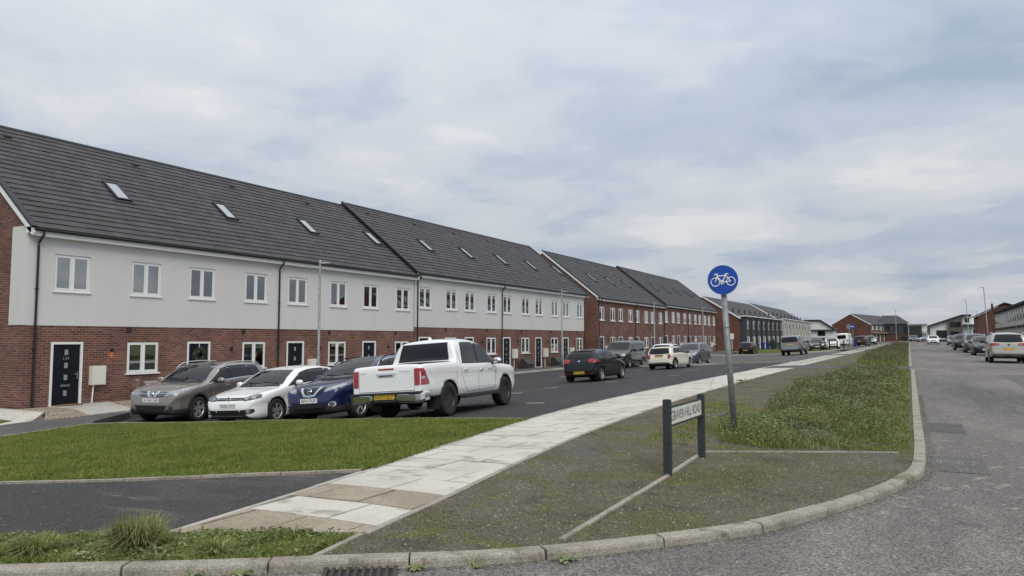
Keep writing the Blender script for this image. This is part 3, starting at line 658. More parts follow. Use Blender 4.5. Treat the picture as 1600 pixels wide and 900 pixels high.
            def cap():
                mb = MB(); ya, yb = (-.12, .06) if i == 0 else (W-.06, W+.12)
                A = roof['pt'](-.05, .005); B = (ridge_x, ridge_h+.03); A2 = roof['pt'](-.05, .075); B2 = (ridge_x, ridge_h+.11)
                mb.add([(A[0], ya, A[1]), (B[0], ya, B[1]), (B2[0], ya, B2[1]), (A2[0], ya, A2[1]), (A[0], yb, A[1]), (B[0], yb, B[1]), (B2[0], yb, B2[1]), (A2[0], yb, A2[1])], [(0, 1, 2, 3), (4, 5, 6, 7), (0, 1, 5, 4), (2, 3, 7, 6), (0, 3, 7, 4), (1, 2, 6, 5)])
                return mb
            cpart('verge_cap', (bi, i), cap, 'roof_dark', rt)
            if i == 0: cpart('eave_return', key, lambda: MB().box(.0, .3, -.1, .03, he-.2, he-.02), 'upvc', rt)
    cpart('rear_wall', ('z', bi), lambda: MB().box(2*ridge_x, 2*ridge_x+.1, 0, W*n, -.5, he), 'brick', rt, (0, -(n-1)*W, 0))
terrace(1, 12.5, 4, 4.94, -.62, 5.07, 2.04, .8, True, 'white', 'nearest cream and brick terrace')
terrace(2, 32.3, 5, 4.64, -.40, 5.24, 2.27, .45, True, 'black', 'second cream and brick terrace')
terrace(3, 58.2, 4, 4.58, -.30, 5.16, 2.3, .45, False, 'white', 'all-brick terrace nearer the camera')
terrace(4, 76.55, 5, 4.6, -.12, 5.36, 2.3, .45, False, 'black', 'all-brick terrace just left of the sign pole')

# concrete door ramps, mat, wreath, service post and bin boxes
for (yy, zz) in ((13.3, -.62), (18.25, -.62), (23.2, -.62), (28.1, -.62)):
    patch('door_ramp', [(-24.0, yy-.05), (-24.0, yy+1.95), (-20.7, yy+1.95-1.2), (-20.35, yy-.9), (-22.6, yy-.05)], .085, 'concrete', .8)
o = MB().lathe([(.001, 0), (.42, 0), (.42, .025), (.001, .03)], 24).build('door_mat', 'coir'); o.location = (-23.75, 13.8, base(-23.6, 13.8)+.088); o.scale = (.6, 1, 1); tag(o, 'rounded brown coir doormat in front of door 134', 'doormat')
wr = tag(empty('door_wreath', (-23.98, 18.75, 1.02)), 'round leafy wreath hanging on the second dark front door', 'wreath')
vs = []; fs = []
for k in range(420):
    t = random.uniform(0, 2*math.pi); r_ = .22+random.gauss(0, .035); c = Vector((random.uniform(.0, .07), r_*math.cos(t), r_*math.sin(t)))
    a = Vector((random.gauss(0, 1), random.gauss(0, 1), random.gauss(0, 1))).normalized()*.05; b = a.orthogonal().normalized()*.016; q = len(vs)
    vs += [c-a, c+b, c+a, c-b]; fs.append((q, q+1, q+2, q+3))
mb = MB(); mb.add(vs, fs); mb.build('foliage', 'wreath', wr, fix=False)
MB().box(.0, .006, -.012, .012, .2, .42).build('ribbon', 'sign_white', wr)
sp_ = tag(empty('service_post', (-23.7, 16.05, base(-23, 16)+.07)), 'short grey service post by the wall of the first house', 'post')
MB().tube([(0, 0, 0), (0, 0, .48)], .045, 10).build('shaft', 'galv', sp_); MB().box(-.08, .08, -.07, .07, .42, .66).prism([(-.09, .66), (.09, .66), (0, .72)], lambda a, b: (a, -.075, b), lambda a, b: (a, .075, b)).build('head', 'bin_brown', sp_)
for (x, y, lab, mm) in ((-23.55, 16.3, 'brown storage box with slatted sloping lid by the first house wall', 'bin_brown'), (-23.4, 43.9, 'small dark box with pale sloping lid, nearer one by the second terrace', 'timber_dark'), (-23.4, 48.6, 'small dark box with pale sloping lid, farther one by the second terrace', 'timber_dark')):
    b = tag(empty('storage_box', (x, y, base(x, y)+.07)), lab, 'storage box', 'storage boxes against the terrace')
    MB().prism([(-.3, 0), (.25, 0), (.25, .28), (-.1, .62), (-.3, .62)], lambda p, q: (p, 0, q), lambda p, q: (p, .85, q)).build('body', 'bin_brown' if mm == 'bin_brown' else 'timber_dark', b)
    for k in range(4):
        s0, s1 = k/4+.012, (k+1)/4-.012; pa = (-.1+.37*s0, .63-.36*s0); pb2 = (-.1+.37*s1, .63-.36*s1)
        mb = MB(); mb.prism([pa, pb2, (pb2[0]+.02, pb2[1]+.022), (pa[0]+.02, pa[1]+.022)], lambda p, q: (p, -.03, q), lambda p, q: (p, .88, q)); mb.build('lid_slat', 'cladding_grey' if mm != 'bin_brown' else 'plastic_lid' if 'plastic_lid' in MATS else mat('plastic_lid', (.24, .21, .2), .7), b)

# ------------------------------------------------------------------ vehicles
def pchip(pts):
    x = np.array([p[0] for p in pts], float); y = np.array([p[1] for p in pts], float); h = np.diff(x); d = np.diff(y)/h; m = np.zeros(len(x))
    m[0], m[-1] = d[0], d[-1]
    for i in range(1, len(x)-1):
        if d[i-1]*d[i] > 0: w1, w2 = 2*h[i]+h[i-1], h[i]+2*h[i-1]; m[i] = (w1+w2)/(w1/d[i-1]+w2/d[i])
    def f(q):
        q = min(max(q, x[0]), x[-1]); i = min(max(int(np.searchsorted(x, q))-1, 0), len(h)-1); t = (q-x[i])/h[i]
        return float((2*t**3-3*t*t+1)*y[i]+(t**3-2*t*t+t)*h[i]*m[i]+(-2*t**3+3*t*t)*y[i+1]+(t**3-t*t)*h[i]*m[i+1])
    return f
def lin(pts):
    xs = [p[0] for p in pts]; ys = [p[1] for p in pts]; return lambda q: float(np.interp(q, xs, ys))

class Car:
    """x runs from the nose (0) to the tail (L); local frame: +x forward, +y left, origin between the axles on the ground"""
    def __init__(s, name, label, S, loc, heading, pm, group, far=False, zoff=.02, cat='car'):
        s.S = S; s.L, s.W, s.H = S['L'], S['W'], S['H']; s.xm = S['fo']+S['wb']/2; s.far = far; s.pm = pm
        s.root = empty(name, (loc[0], loc[1], base(*loc)+(court(*loc) if zoff == .02 else RZ if zoff == 0 else zoff)), heading); tag(s.root, label, cat, group)
        # sit on the slope of the ground
        c, q = math.cos(heading), math.sin(heading); e = 1.2
        gh = (lambda x, y: base(x, y)+court(x, y)) if zoff == .02 else base
        pit = (gh(loc[0]+c*e, loc[1]+q*e)-gh(loc[0]-c*e, loc[1]-q*e))/(2*e); rol = (gh(loc[0]-q*e*.65, loc[1]+c*e*.65)-gh(loc[0]+q*e*.65, loc[1]-c*e*.65))/(1.3*e)
        s.root.rotation_euler = (math.atan(rol), -math.atan(pit), heading)
        s.top, s.bot, s.sh, s.wf = pchip(S['top']), pchip(S['bot']), pchip(S['sh']), pchip([(x, w*S['W']/2) for x, w in S['wid']])
        s.tum = S.get('tum', .32); s.body()
    def P(s, x, y, z): return (s.xm-x, y, z)
    def section(s, x):
        zt, zb, w = s.top(x), s.bot(x), s.wf(x); zs = min(s.sh(x), zt-.025); zb = min(zb, zs-.05); h = zt-zs
        ws = w*.985; crown = .02+.05*min(1, h/.4); crown = min(crown, h*.6); tum = s.tum
        yc = ws-tum*(h-crown)-.01; zc = zt-crown; r = min(.13, .5*(h-crown)); 
        half = [(0, zb), (.6*w, zb), (.9*w, zb+.005), (.975*w, zb+.05), (.992*w, zb+.3*(zs-zb)), (w*.984, zb+.55*(zs-zb)), (w*.984, zb+.73*(zs-zb)), (w*1.002, zb+.80*(zs-zb)), (w*.995, zs-.03*min(1, (zs-zb))), (ws, zs)]
        dv = np.array([yc-ws, zc-zs]); ln = np.linalg.norm(dv)+1e-9; u = dv/ln; c0 = np.array([yc, zc]); a = c0-u*r
        for t in (.33, .66, 1): half.append(tuple(np.array([ws, zs])+(a-np.array([ws, zs]))*t))
        b = np.array([max(yc-.16, yc*.7), zt-crown*(max(yc-.16, yc*.7)/max(yc, 1e-3))**2*.8])
        for t in (.3, .6, .85, 1): half.append(tuple((1-t)**2*a+2*t*(1-t)*c0+t*t*b))
        for t in (.66, .33): yy = b[0]*t; half.append((yy, zt-crown*.8*(yy/max(yc, 1e-3))**2))
        half.append((0, zt)); return half
    def body(s):
        S = s.S; xs = np.linspace(0, s.L, 400); zz = np.array([s.top(q) for q in xs]); ww = np.array([s.wf(q) for q in xs])
        arc = np.r_[0, np.cumsum(np.hypot(np.hypot(np.diff(xs), np.diff(zz)), np.diff(ww)))]; n = 46 if s.far else 84
        st = np.interp(np.linspace(0, arc[-1], n), arc, xs)
        mb = MB(); k = None
        for x in st:
            h = s.section(x); ring = [(y, z) for y, z in h]+[(-y, z) for y, z in h[-2:0:-1]]; k = len(ring)
            mb.v += [s.P(x, y, z) for y, z in ring]
        nh = (k+2)//2; clad = S.get('clad', 0)
        for i in range(n-1):
            for j in range(k):
                jj = j if j < nh-1 else k-1-j
                mi = 1 if jj < 2 or jj < clad else 0
                xc = (st[i]+st[i+1])/2
                if 'bumper' in S and mi == 0:
                    z_ = mb.v[i*k+j][2]
                    if (xc < S['bumper'][0] and z_ < S['bumper'][1]) or (xc > s.L-S['bumper'][2] and z_ < S['bumper'][3]): mi = 1
                mb.f.append((i*k+j, i*k+(j+1) % k, (i+1)*k+(j+1) % k, (i+1)*k+j)); mb.m.append(mi)
        mb.f.append(tuple(range(k))); mb.m.append(0); mb.f.append(tuple((n-1)*k+j for j in range(k))); mb.m.append(0)
        me = mb.mesh('body', True)
        bm = bmesh.new(); bm.from_mesh(me); s.bvh = BVHTree.FromBMesh(bm); bm.free()
        tmp = link('tmp', me, [s.pm, 'plastic_grey']); cut = MB(); wr = S['wr']
        for ax in (S['fo'], S['fo']+S['wb']):
            for sd in (-1, 1):
                y0 = sd*(s.W/2-.34); y1 = sd*(s.W/2+.2); p = []; r = wr+.055
                for q in range(28):
                    t = 2*math.pi*q/28; p.append((r*math.cos(t), wr+r*math.sin(t)))
                cut.prism(p, lambda a, b: (s.xm-ax+a, y0, b), lambda a, b: (s.xm-ax+a, y1, b))
        if 'bed' in S:
            x0, x1, z0 = S['bed']; cut.box(s.xm-x1, s.xm-x0, -s.W/2+.1, s.W/2-.1, z0, 2.2)
        co = link('cut', cut.mesh('cut'), ['plastic_grey']); md = tmp.modifiers.new('b', 'BOOLEAN'); md.operation = 'DIFFERENCE'; md.object = co; md.solver = 'EXACT'; md.material_mode = 'TRANSFER'
        dg = bpy.context.evaluated_depsgraph_get(); nm = bpy.data.meshes.new_from_object(tmp.evaluated_get(dg)); nm.name = 'body'
        bpy.data.objects.remove(tmp); bpy.data.objects.remove(co)
        for p in nm.polygons:         # keep the wheel wells and the bed crisp
            p.use_smooth = p.material_index < 1 or p.area < .02
        s.b = link('body', nm, [], s.root)
    # ---- pieces laid on the body surface
    def decal(s, name, poly, face, m, eps=.006, parent=None, res=.07, mirror=False, smooth=True, origin=None):
        if mirror:
            s.decal(name, [(-a, b) for a, b in poly] if face != 'side' else poly, 'right' if face == 'side' else face, m, eps, parent, res); 
            face = 'left' if face == 'side' else face
        bm = bmesh.new(); f = bm.faces.new([bm.verts.new((a, b, 0)) for a, b in poly]); bmesh.ops.triangulate(bm, faces=[f])
        lo = [min(p[i] for p in poly) for i in (0, 1)]; hi = [max(p[i] for p in poly) for i in (0, 1)]
        for ax in (0, 1):
            n = int((hi[ax]-lo[ax])/res)
            for i in range(1, n+1):
                c = [0, 0, 0]; c[ax] = lo[ax]+(hi[ax]-lo[ax])*i/(n+1); nn = [0, 0, 0]; nn[ax] = 1
                bmesh.ops.bisect_plane(bm, geom=bm.verts[:]+bm.edges[:]+bm.faces[:], plane_co=c, plane_no=nn)
        bmesh.ops.recalc_face_normals(bm, faces=bm.faces); bad = []
        nrm = {}
        for v in bm.verts:
            a, b = v.co.x, v.co.y
            if face == 'left': o, d = Vector(s.P(a, 3, b)), Vector((0, -1, 0))
            elif face == 'right': o, d = Vector(s.P(a, -3, b)), Vector((0, 1, 0))
            elif face == 'front': o, d = Vector(s.P(-3, a, b)), Vector((-1, 0, 0))
            elif face == 'rear': o, d = Vector(s.P(s.L+3, a, b)), Vector((1, 0, 0))
            elif face == 'top': o, d = Vector(s.P(a, b, 4)), Vector((0, 0, -1))
            h, nn, _, _ = s.bvh.ray_cast(o, d)
            if h is None: bad.append(v); continue
            if nn.dot(d) > 0: nn = -nn
            v.co = h+nn*eps; nrm[v] = nn
        if bad: bmesh.ops.delete(bm, geom=bad, context='VERTS')
        if not bm.faces: bm.free(); return None
        be = [e for e in bm.edges if e.is_boundary]
        old = {e: None for e in be}; r = bmesh.ops.extrude_edge_only(bm, edges=be)
        for g in r['geom']:
            if isinstance(g, bmesh.types.BMVert):
                src = [e.other_vert(g) for e in g.link_edges if e.other_vert(g) in nrm]
                if src: g.co -= nrm[src[0]]*(eps+.012)
        bmesh.ops.recalc_face_normals(bm, faces=bm.faces)
        me = bpy.data.meshes.new(name); bm.to_mesh(me); bm.free()
        q = link(name, me, m, parent or s.root); return q
    def strip(s, pts, w=.009):      # thin seam drawn as a ribbon in side view
        L, Rr = [], []
        for i, p in enumerate(pts):
            a = np.array(pts[max(i-1, 0)]); b = np.array(pts[min(i+1, len(pts)-1)]); d = (b-a)/np.linalg.norm(b-a); n = np.array((-d[1], d[0]))*w/2
            L.append(tuple(np.array(p)+n)); Rr.append(tuple(np.array(p)-n))
        return L+Rr[::-1]
    def glasshouse(s, wins, pillar_mat='ink', tint='car_glass', rear_tint='car_glass', trim=None):
        """wins: list of side panes, each (x0b,x1b,x0t,x1t) bottom and top edges; edges follow belt and roof"""
        S = s.S; lo = lambda x: s.sh(x)+S.get('belt_up', .03); hi = lambda x: s.top(x)-S.get('roof_dn', .115)
        def pane(x0b, x1b, x0t, x1t, g=0):
            n = 7; bot = [(x0b+(x1b-x0b)*i/n, 0) for i in range(n+1)]; bot = [(x, lo(x)-g) for x, _ in bot]
            tp = [x1t+(x0t-x1t)*i/n for i in range(n+1)]; tp = [(x, max(hi(x), lo(x)+.02)+g) for x in tp]
            return bot+tp
        s.decal('window_surround', pane(wins[0][0]-.03, wins[-1][1]+.03, wins[0][2]-.03, wins[-1][3]+.03, .018), 'side', pillar_mat, .004, mirror=True, res=.09)
        if trim:
            q = pane(wins[0][0]-.05, wins[-1][1]+.05, wins[0][2]-.05, wins[-1][3]+.05, .04); s.decal('window_trim', q, 'side', trim, .002, mirror=True, res=.09)
        for i, w in enumerate(wins): s.decal('side_window', pane(*w), 'side', tint if i == 0 else rear_tint, .009, mirror=True, res=.09)
    def screen(s, zb, zt, yb, yt, m='car_glass', face='front', name='windscreen', bow=.03, res=.09):
        n = 8; bot = [(-yb+2*yb*i/n, zb+bow*(1-abs(1-2*i/n)**2)*(-1 if face == 'front' else -1)) for i in range(n+1)]; tp = [(yt-2*yt*i/n, zt+bow*.5*(1-abs(1-2*i/n)**2)) for i in range(n+1)]
        return s.decal(name, bot+tp, face, m, .007, res=res)
    def wheels(s, style='five', rim='alloy', spokes=5):
        wr, ww = s.S['wr'], s.S.get('ww', .215); rr = wr*s.S.get('rim', .66); key = (wr, ww, rr, style, spokes)
        def tyre():
            return MB().lathe([(rr*.98, -ww*.40), (rr*1.03, -ww*.5), (wr*.93, -ww*.5), (wr*.985, -ww*.42), (wr, -ww*.25), (wr, ww*.25), (wr*.985, ww*.42), (wr*.93, ww*.5), (rr*1.03, ww*.5), (rr*.98, ww*.40)], 32, axis='y').lathe([(rr*.98, -ww*.1), (.02, -ww*.1)], 24, axis='y').lathe([(rr*.98, ww*.1), (.02, ww*.1)], 24, axis='y')
        def rimf():
            mb = MB(); mb.lathe([(rr*1.0, ww*.36), (rr*1.02, ww*.46), (rr*.97, ww*.47), (rr*.9, ww*.34), (rr*.88, ww*.12)], 32, axis='y')
            mb.lathe([(.001, ww*.40), (rr*.2, ww*.39), (rr*.24, ww*.3), (rr*.24, ww*.1)], 16, axis='y')
            for k in range(spokes):
                t = 2*math.pi*k/spokes+.3
                subs = ((-.13, .075), (.13, .075)) if style == 'twin' else ((0, .15 if style == 'wide' else .1),)
                for (da, hw) in subs:
                    e = Vector((math.cos(t), 0, math.sin(t))); p = Vector((-math.sin(t), 0, math.cos(t))); vs = []
                    for (rad, y, f, sh) in ((rr*.15, ww*.40, 1.1, .5), (rr*.55, ww*.41, .9, .85), (rr*.95, ww*.43, 1.0, 1.35)):
                        c = e*rad+p*(da*rr*sh)
                        for (q, dy) in ((-1, -.03), (-.75, 0), (.75, 0), (1, -.03)): vs.append(c+p*(q*hw*rr*f)+Vector((0, y+dy, 0)))
                    mb.add(vs, [(0, 1, 5, 4), (1, 2, 6, 5), (2, 3, 7, 6), (4, 5, 9, 8), (5, 6, 10, 9), (6, 7, 11, 10)])
            return mb
        for ax in (s.S['fo'], s.S['fo']+s.S['wb']):
            for sd in (-1, 1):
                q = cpart('wheel', key, tyre, 'tyre', s.root, (s.xm-ax, sd*(s.W/2-ww/2-.025), wr), True); 
                if sd < 0: q.rotation_euler = (0, 0, math.pi)
                cpart('rim', key+(rim,), rimf, rim, q)
    def mirrors(s, x, z, m, sc=1.0):
        for sd in (-1, 1):
            y = sd*(s.wf(x)+.0); mb = MB(); a = .075*sc
            vs = []
            for (t, f) in ((0, .35), (.12, .8), (.35, 1), (.7, .98), (.93, .75), (1, .4)):
                yy = y+sd*(.02+.2*sc*t)
                for k in range(10):
                    g = 2*math.pi*k/10; vs.append((s.xm-x-.015*t+math.cos(g)*.07*f*sc*.9, yy, z+.03+math.sin(g)*a*f))
            fs = [(i*10+k, i*10+(k+1) % 10, (i+1)*10+(k+1) % 10, (i+1)*10+k) for i in range(5) for k in range(10)]+[tuple(range(10)), tuple(range(50, 60))]
            mb.add(vs, fs); o = mb.build('mirror', m, s.root, True)
            MB().box(s.xm-x-.03, s.xm-x+.03, min(y-sd*.06, y+sd*.05), max(y-sd*.06, y+sd*.05), z-.05, z+.01).build('mirror_stalk', 'ink', o)
    def handle(s, x, z, m):
        for f in ('left', 'right'):
            h = s.bvh.ray_cast(Vector(s.P(x, 3 if f == 'left' else -3, z)), Vector((0, -1 if f == 'left' else 1, 0)))[0]
            if h is None: continue
            sd = 1 if f == 'left' else -1; mb = MB()
            mb.tube([(h.x-.09, h.y-.005*sd, z), (h.x-.06, h.y+.03*sd, z+.003), (h.x+.06, h.y+.03*sd, z+.003), (h.x+.09, h.y-.005*sd, z)], .014, 6); mb.build('door_handle', m, s.root, True)
    def bonnet(s, x1, w0, w1, zc):
        for sd in (-1, 1): s.decal('bonnet_seam', [(p[0], p[1]) for p in s.strip([(.24, sd*w0), (.6, sd*(w0+.05)), (x1, sd*w1)], .010)], 'top', 'seam', .002, res=.12)
        s.decal('cowl_panel', [(-w1, zc-.035), (w1, zc-.035), (w1-.05, zc+.012), (-w1+.05, zc+.012)], 'front', 'ink', .010, res=.1)
        for y0, y1 in ((-.55, .02), (.0, .55)): s.decal('wiper', s.strip([(y0, zc+.075), (y1, zc+.03)], .018), 'front', 'ink', .02, res=.1)
    def seams(s, lines):
        for l in lines: s.decal('door_seam', s.strip(l), 'side', 'seam', .0025, mirror=True, res=.12)
    def plate(s, face, z, text, m, x=0, w=.52, h=.115):
        d = Vector((-1, 0, 0)) if face == 'front' else Vector((1, 0, 0))
        o = Vector(s.P(-3, x, z)) if face == 'front' else Vector(s.P(s.L+3, x, z))
        hs = []
        for dy in (-.2, 0, .2):
            hh = s.bvh.ray_cast(o+Vector((0, dy, 0)), d)[0]
            if hh: hs.append(hh.x)
        if not hs: return
        fx = (max(hs)+.012) if face == 'front' else (min(hs)-.012); a = -.008 if face == 'front' else .008
        p = MB().box(min(fx, fx+a), max(fx, fx+a), x-w/2, x+w/2, z-h/2, z+h/2).build('number_plate', m, s.root)
        if text:
            sg = 1 if face == 'front' else -1
            link('lettering', text_mesh(text, h*.62, (fx+sg*.002, x, z), (0, sg, 0), (0, 0, 1), .001, w*.86), 'ink', p)
    def rails(s, x0, x1, m, yo=.0):
        for sd in (-1, 1):
            pts = []
            for i in range(9):
                x = x0+(x1-x0)*i/8; sec = s.section(x); z = s.top(x)-.05; y = sec[13][0]-.05+yo
                pts.append((s.xm-x, sd*y, z+(.06 if 0 < i < 8 else -.015)))
            MB().tube(pts, .017, 6).build('roof_rail', m, s.root, True)
    def ellipse(s, cx, cz, rx, rz, n=16): return [(cx+rx*math.cos(2*math.pi*i/n), cz+rz*math.sin(2*math.pi*i/n)) for i in range(n)]

WID = lambda L: [(0, .62), (.05, .76), (.15, .87), (.35, .945), (.75, .985), (1.3, 1), (L-1.3, 1), (L-.6, .975), (L-.2, .93), (L-.06, .86), (L, .74)]
def hatch(L, W, H, wb, fo, wr, hl, ch, cx, rf, rr, gbx, gbz, belt, nose=.52, clear=.19, tail_z=.6, rdrop=.07, tum=.32, **k):
    """side profile of a two-box car: bonnet lip hl, cowl (cx,ch), roof front rf, roof rear rr, rear glass foot (gbx,gbz)"""
    top = [(0, nose), (.03, nose+.10), (.10, hl-.06), (.2, hl), (.55, hl+.09), (cx, ch), ((cx+rf)/2, (ch+H-.07)/2+.03), (rf, H-.075), (rf+.45, H-.012), (rf+.9, H), (rr-.5, H-.02), (rr, H-rdrop), (gbx, gbz), (L-.05, max(gbz-.16, .72)), (L-.015, .68), (L, tail_z)]
    sh = [(0, nose-.06), (.1, hl-.13), (.3, hl-.06), (cx, ch-.065), (cx+.3, belt[0]), (L-1.2, belt[1]), (gbx, min(gbz-.04, belt[1]+.02)), (L-.04, .68), (L, tail_z-.05)]
    bot = [(0, .36), (.06, clear+.05), (.3, clear), (1.2, clear-.01), (L-1.0, clear), (L-.3, clear+.06), (L-.05, clear+.12), (L, .40)]
    d = dict(L=L, W=W, H=H, wb=wb, fo=fo, wr=wr, top=top, sh=sh, bot=bot, wid=WID(L), tum=tum); d.update(k); return d

G1 = 'cars parked nose to the lawn'; G2 = 'cars in the parking court'; G3 = 'cars along the road'
P_taupe = paint('taupe', (.27, .24, .215), .55, .3); P_white = paint('white', (.80, .80, .79), 0, .25); P_blue = paint('navy_blue', (.013, .018, .085), .35, .3)
P_black = paint('black', (.010, .011, .013), .2, .25); P_dgrey = paint('dark_grey', (.045, .05, .056), .5, .3); P_silver = paint('silver', (.36, .37, .38), .6, .3)
P_cream = paint('cream', (.74, .70, .60), 0, .3); P_slate = paint('slate_blue', (.07, .085, .115), .5, .3); P_champ = paint('champagne', (.44, .42, .37), .45, .3); P_green = paint('grey_green', (.12, .14, .13), .5, .3)
def emblem_ring(c, y, z, face, r=.07, bar=True):
    d = Vector((-1, 0, 0)) if face == 'front' else Vector((1, 0, 0)); o = Vector(c.P(-3 if face == 'front' else c.L+3, y, z)); h = c.bvh.ray_cast(o, d)[0]
    if h is None: return
    sg = 1 if face == 'front' else -1; mb = MB(); x = h.x+sg*.03
    pts = [(x, y+r*math.cos(2*math.pi*k/20), z+r*math.sin(2*math.pi*k/20)) for k in range(21)]; mb.tube(pts, .009, 6)
    if bar: mb.box(x-.008, x+.008, y-r*1.15, y+r*1.15, z-.017, z+.017)
    return mb.build('emblem', 'chrome', c.root, True)

# ---- taupe seven-seat crossover
S = hatch(4.54, 1.78, 1.60, 2.765, .88, .345, .90, 1.08, 1.25, 2.05, 4.05, 4.42, 1.05, (1.06, 1.14), nose=.58, clear=.22, rdrop=.05, clad=4)
c = Car('parked_car', 'taupe metallic crossover with silver roof rails, leftmost of the cars facing the lawn', S, (-18.95, 15.05), R(-90+15), P_taupe, G1)
c.glasshouse([(1.32, 2.28, 1.98, 2.24), (2.36, 3.22, 2.32, 3.2), (3.3, 3.95, 3.28, 3.72)], rear_tint='car_glass_tint', trim='chrome')
c.screen(1.10, 1.50, .70, .56); c.screen(1.12, 1.45, .66, .54, face='rear', name='rear_window')
c.decal('headlight', [(.40, .80), (.52, .86), (.80, .97), (.85, .95), (.80, .84), (.62, .775), (.45, .76)], 'front', 'lamp_clear', .008, mirror=True)
c.decal('grille', [(-.42, .86), (.42, .86), (.36, .735), (-.36, .735)], 'front', 'grille', .005)
for sx in (-1, 1):
    c.decal('grille_chrome', [(sx*.13, .875), (sx*.21, .875), (sx*.12, .725), (sx*.05, .725)], 'front', 'chrome', .014)
for zz in (.77, .81): c.decal('grille_bar', [(-.38, zz), (.38, zz), (.38, zz+.012), (-.38, zz+.012)], 'front', 'chrome', .009)
emblem_ring(c, 0, .80, 'front', .062)
c.decal('lower_intake', [(-.50, .50), (.50, .50), (.42, .34), (-.42, .34)], 'front', 'grille', .006)
c.decal('fog_light', c.ellipse(.62, .44, .06, .045), 'front', 'lamp_dark', .008, mirror=True)
c.bonnet(1.2, .60, .69, 1.09); c.plate('front', .63, 'AY60 ZJE', 'plate_white'); c.wheels('twin', 'alloy', 5); c.mirrors(1.62, 1.07, P_taupe, 1.1); c.rails(1.95, 4.0, 'alloy', .03)
c.seams([[(1.38, .42), (1.34, .8), (1.36, 1.06)], [(2.32, .40), (2.32, 1.09)], [(3.24, .48), (3.3, .8), (3.28, 1.12)], [(1.38, .42), (2.3, .40), (3.1, .42)]]); c.handle(2.14, .93, P_taupe); c.handle(3.08, .97, P_taupe)
c.decal('arch_trim', [(c.S['fo']+(.4+d)*math.cos(t), .345+(.4+d)*math.sin(t)) for d, ts in ((0, np.linspace(.05, 3.09, 16)), (.06, np.linspace(3.09, .05, 16))) for t in ts], 'side', 'plastic_grey', .012, mirror=True)
c.decal('sunroof', [(2.1, -.45), (2.1, .45), (3.3, .45), (3.3, -.45)], 'top', 'car_glass_tint', .006, res=.15)

# ---- white hatchback
S = hatch(4.20, 1.786, 1.48, 2.578, .87, .318, .76, .97, 1.22, 2.08, 3.70, 4.08, .98, (.94, 1.02), nose=.50, clear=.16, rdrop=.08, bumper=(.0, .0, .0, .0))
c = Car('parked_car', 'white hatchback with grey alloy wheels, between the taupe and the navy cars', S, (-15.95, 15.3), R(-90+8), P_white, G1)
c.glasshouse([(1.34, 2.22, 2.02, 2.22), (2.30, 3.1, 2.29, 3.06), (3.16, 3.5, 3.12, 3.32)], rear_tint='car_glass_tint')
c.screen(.99, 1.355, .70, .55); c.screen(1.03, 1.34, .62, .52, face='rear', name='rear_window')
c.decal('headlight', [(.36, .66), (.42, .71), (.70, .79), (.80, .77), (.83, .70), (.74, .655), (.5, .63)], 'front', 'lamp_dark', .008, mirror=True)
c.decal('headlight_lens', c.ellipse(.54, .69, .06, .035), 'front', 'lamp_clear', .013, mirror=True, res=.03); c.decal('headlight_lens', c.ellipse(.70, .715, .055, .035), 'front', 'lamp_clear', .013, mirror=True, res=.03)
c.decal('grille', [(-.40, .715), (.40, .715), (.40, .645), (-.40, .645)], 'front', 'grille', .006); c.decal('grille_bar', [(-.40, .675), (.40, .675), (.40, .683), (-.40, .683)], 'front', 'chrome', .010)
o = emblem_ring(c, 0, .68, 'front', .058, False)
c.decal('lower_intake', [(-.36, .405), (.36, .405), (.33, .29), (-.33, .29)], 'front', 'grille', .006); c.decal('side_intake', [(.38, .40), (.74, .43), (.76, .36), (.70, .31), (.38, .29)], 'front', 'grille', .006, mirror=True)
c.decal('fog_light', c.ellipse(.62, .365, .06, .045), 'front', 'lamp_clear', .012, mirror=True, res=.03); c.decal('chin_trim', [(-.62, .262), (.62, .262), (.62, .248), (-.62, .248)], 'front', 'chrome', .008)
c.bonnet(1.15, .58, .69, .98); c.plate('front', .515, 'ND61 FYS', 'plate_white'); c.wheels('twin', 'alloy_dark' if False else 'alloy', 5); c.mirrors(1.62, .98, P_white)
c.seams([[(1.4, .33), (1.34, .7), (1.36, .94)], [(2.26, .32), (2.26, .98)], [(3.06, .42), (3.14, .7), (3.1, 1.0)], [(1.4, .33), (2.2, .32), (2.95, .34)]]); c.handle(2.1, .83, P_white); c.handle(2.95, .86, P_white)

# ---- navy crossover
S = hatch(4.38, 1.806, 1.58, 2.646, .88, .345, .86, 1.06, 1.25, 2.10, 3.95, 4.28, 1.02, (1.03, 1.12), nose=.56, clear=.2, rdrop=.06, clad=4)
c = Car('parked_car', 'navy blue crossover with chrome V grille, nose beside the white pickup', S, (-13.2, 15.6), R(-90+4), P_blue, G1)
c.glasshouse([(1.36, 2.28, 2.03, 2.26), (2.36, 3.2, 2.33, 3.18), (3.28, 3.78, 3.25, 3.52)], trim='chrome')
c.screen(1.07, 1.48, .72, .56); c.screen(1.1, 1.42, .64, .53, face='rear', name='rear_window')
c.decal('headlight', [(.42, .76), (.5, .82), (.80, .90), (.86, .875), (.80, .80), (.6, .745), (.45, .72)], 'front', 'lamp_clear', .008, mirror=True)
c.decal('grille', [(-.46, .83), (.46, .83), (.34, .665), (-.34, .665)], 'front', 'grille', .005)
for sx in (-1, 1): c.decal('grille_chrome', [(sx*.27, .84), (sx*.34, .84), (sx*.17, .635), (sx*.0, .615), (sx*.0, .655), (sx*.13, .675)], 'front', 'chrome', .016)
emblem_ring(c, 0, .755, 'front', .066)
c.decal('lower_intake', [(-.52, .46), (.52, .46), (.44, .31), (-.44, .31)], 'front', 'grille', .006)
c.decal('fog_ring', c.ellipse(.66, .43, .085, .062), 'front', 'chrome', .007, mirror=True, res=.03); c.decal('fog_light', c.ellipse(.66, .43, .062, .045), 'front', 'lamp_dark', .012, mirror=True, res=.03)
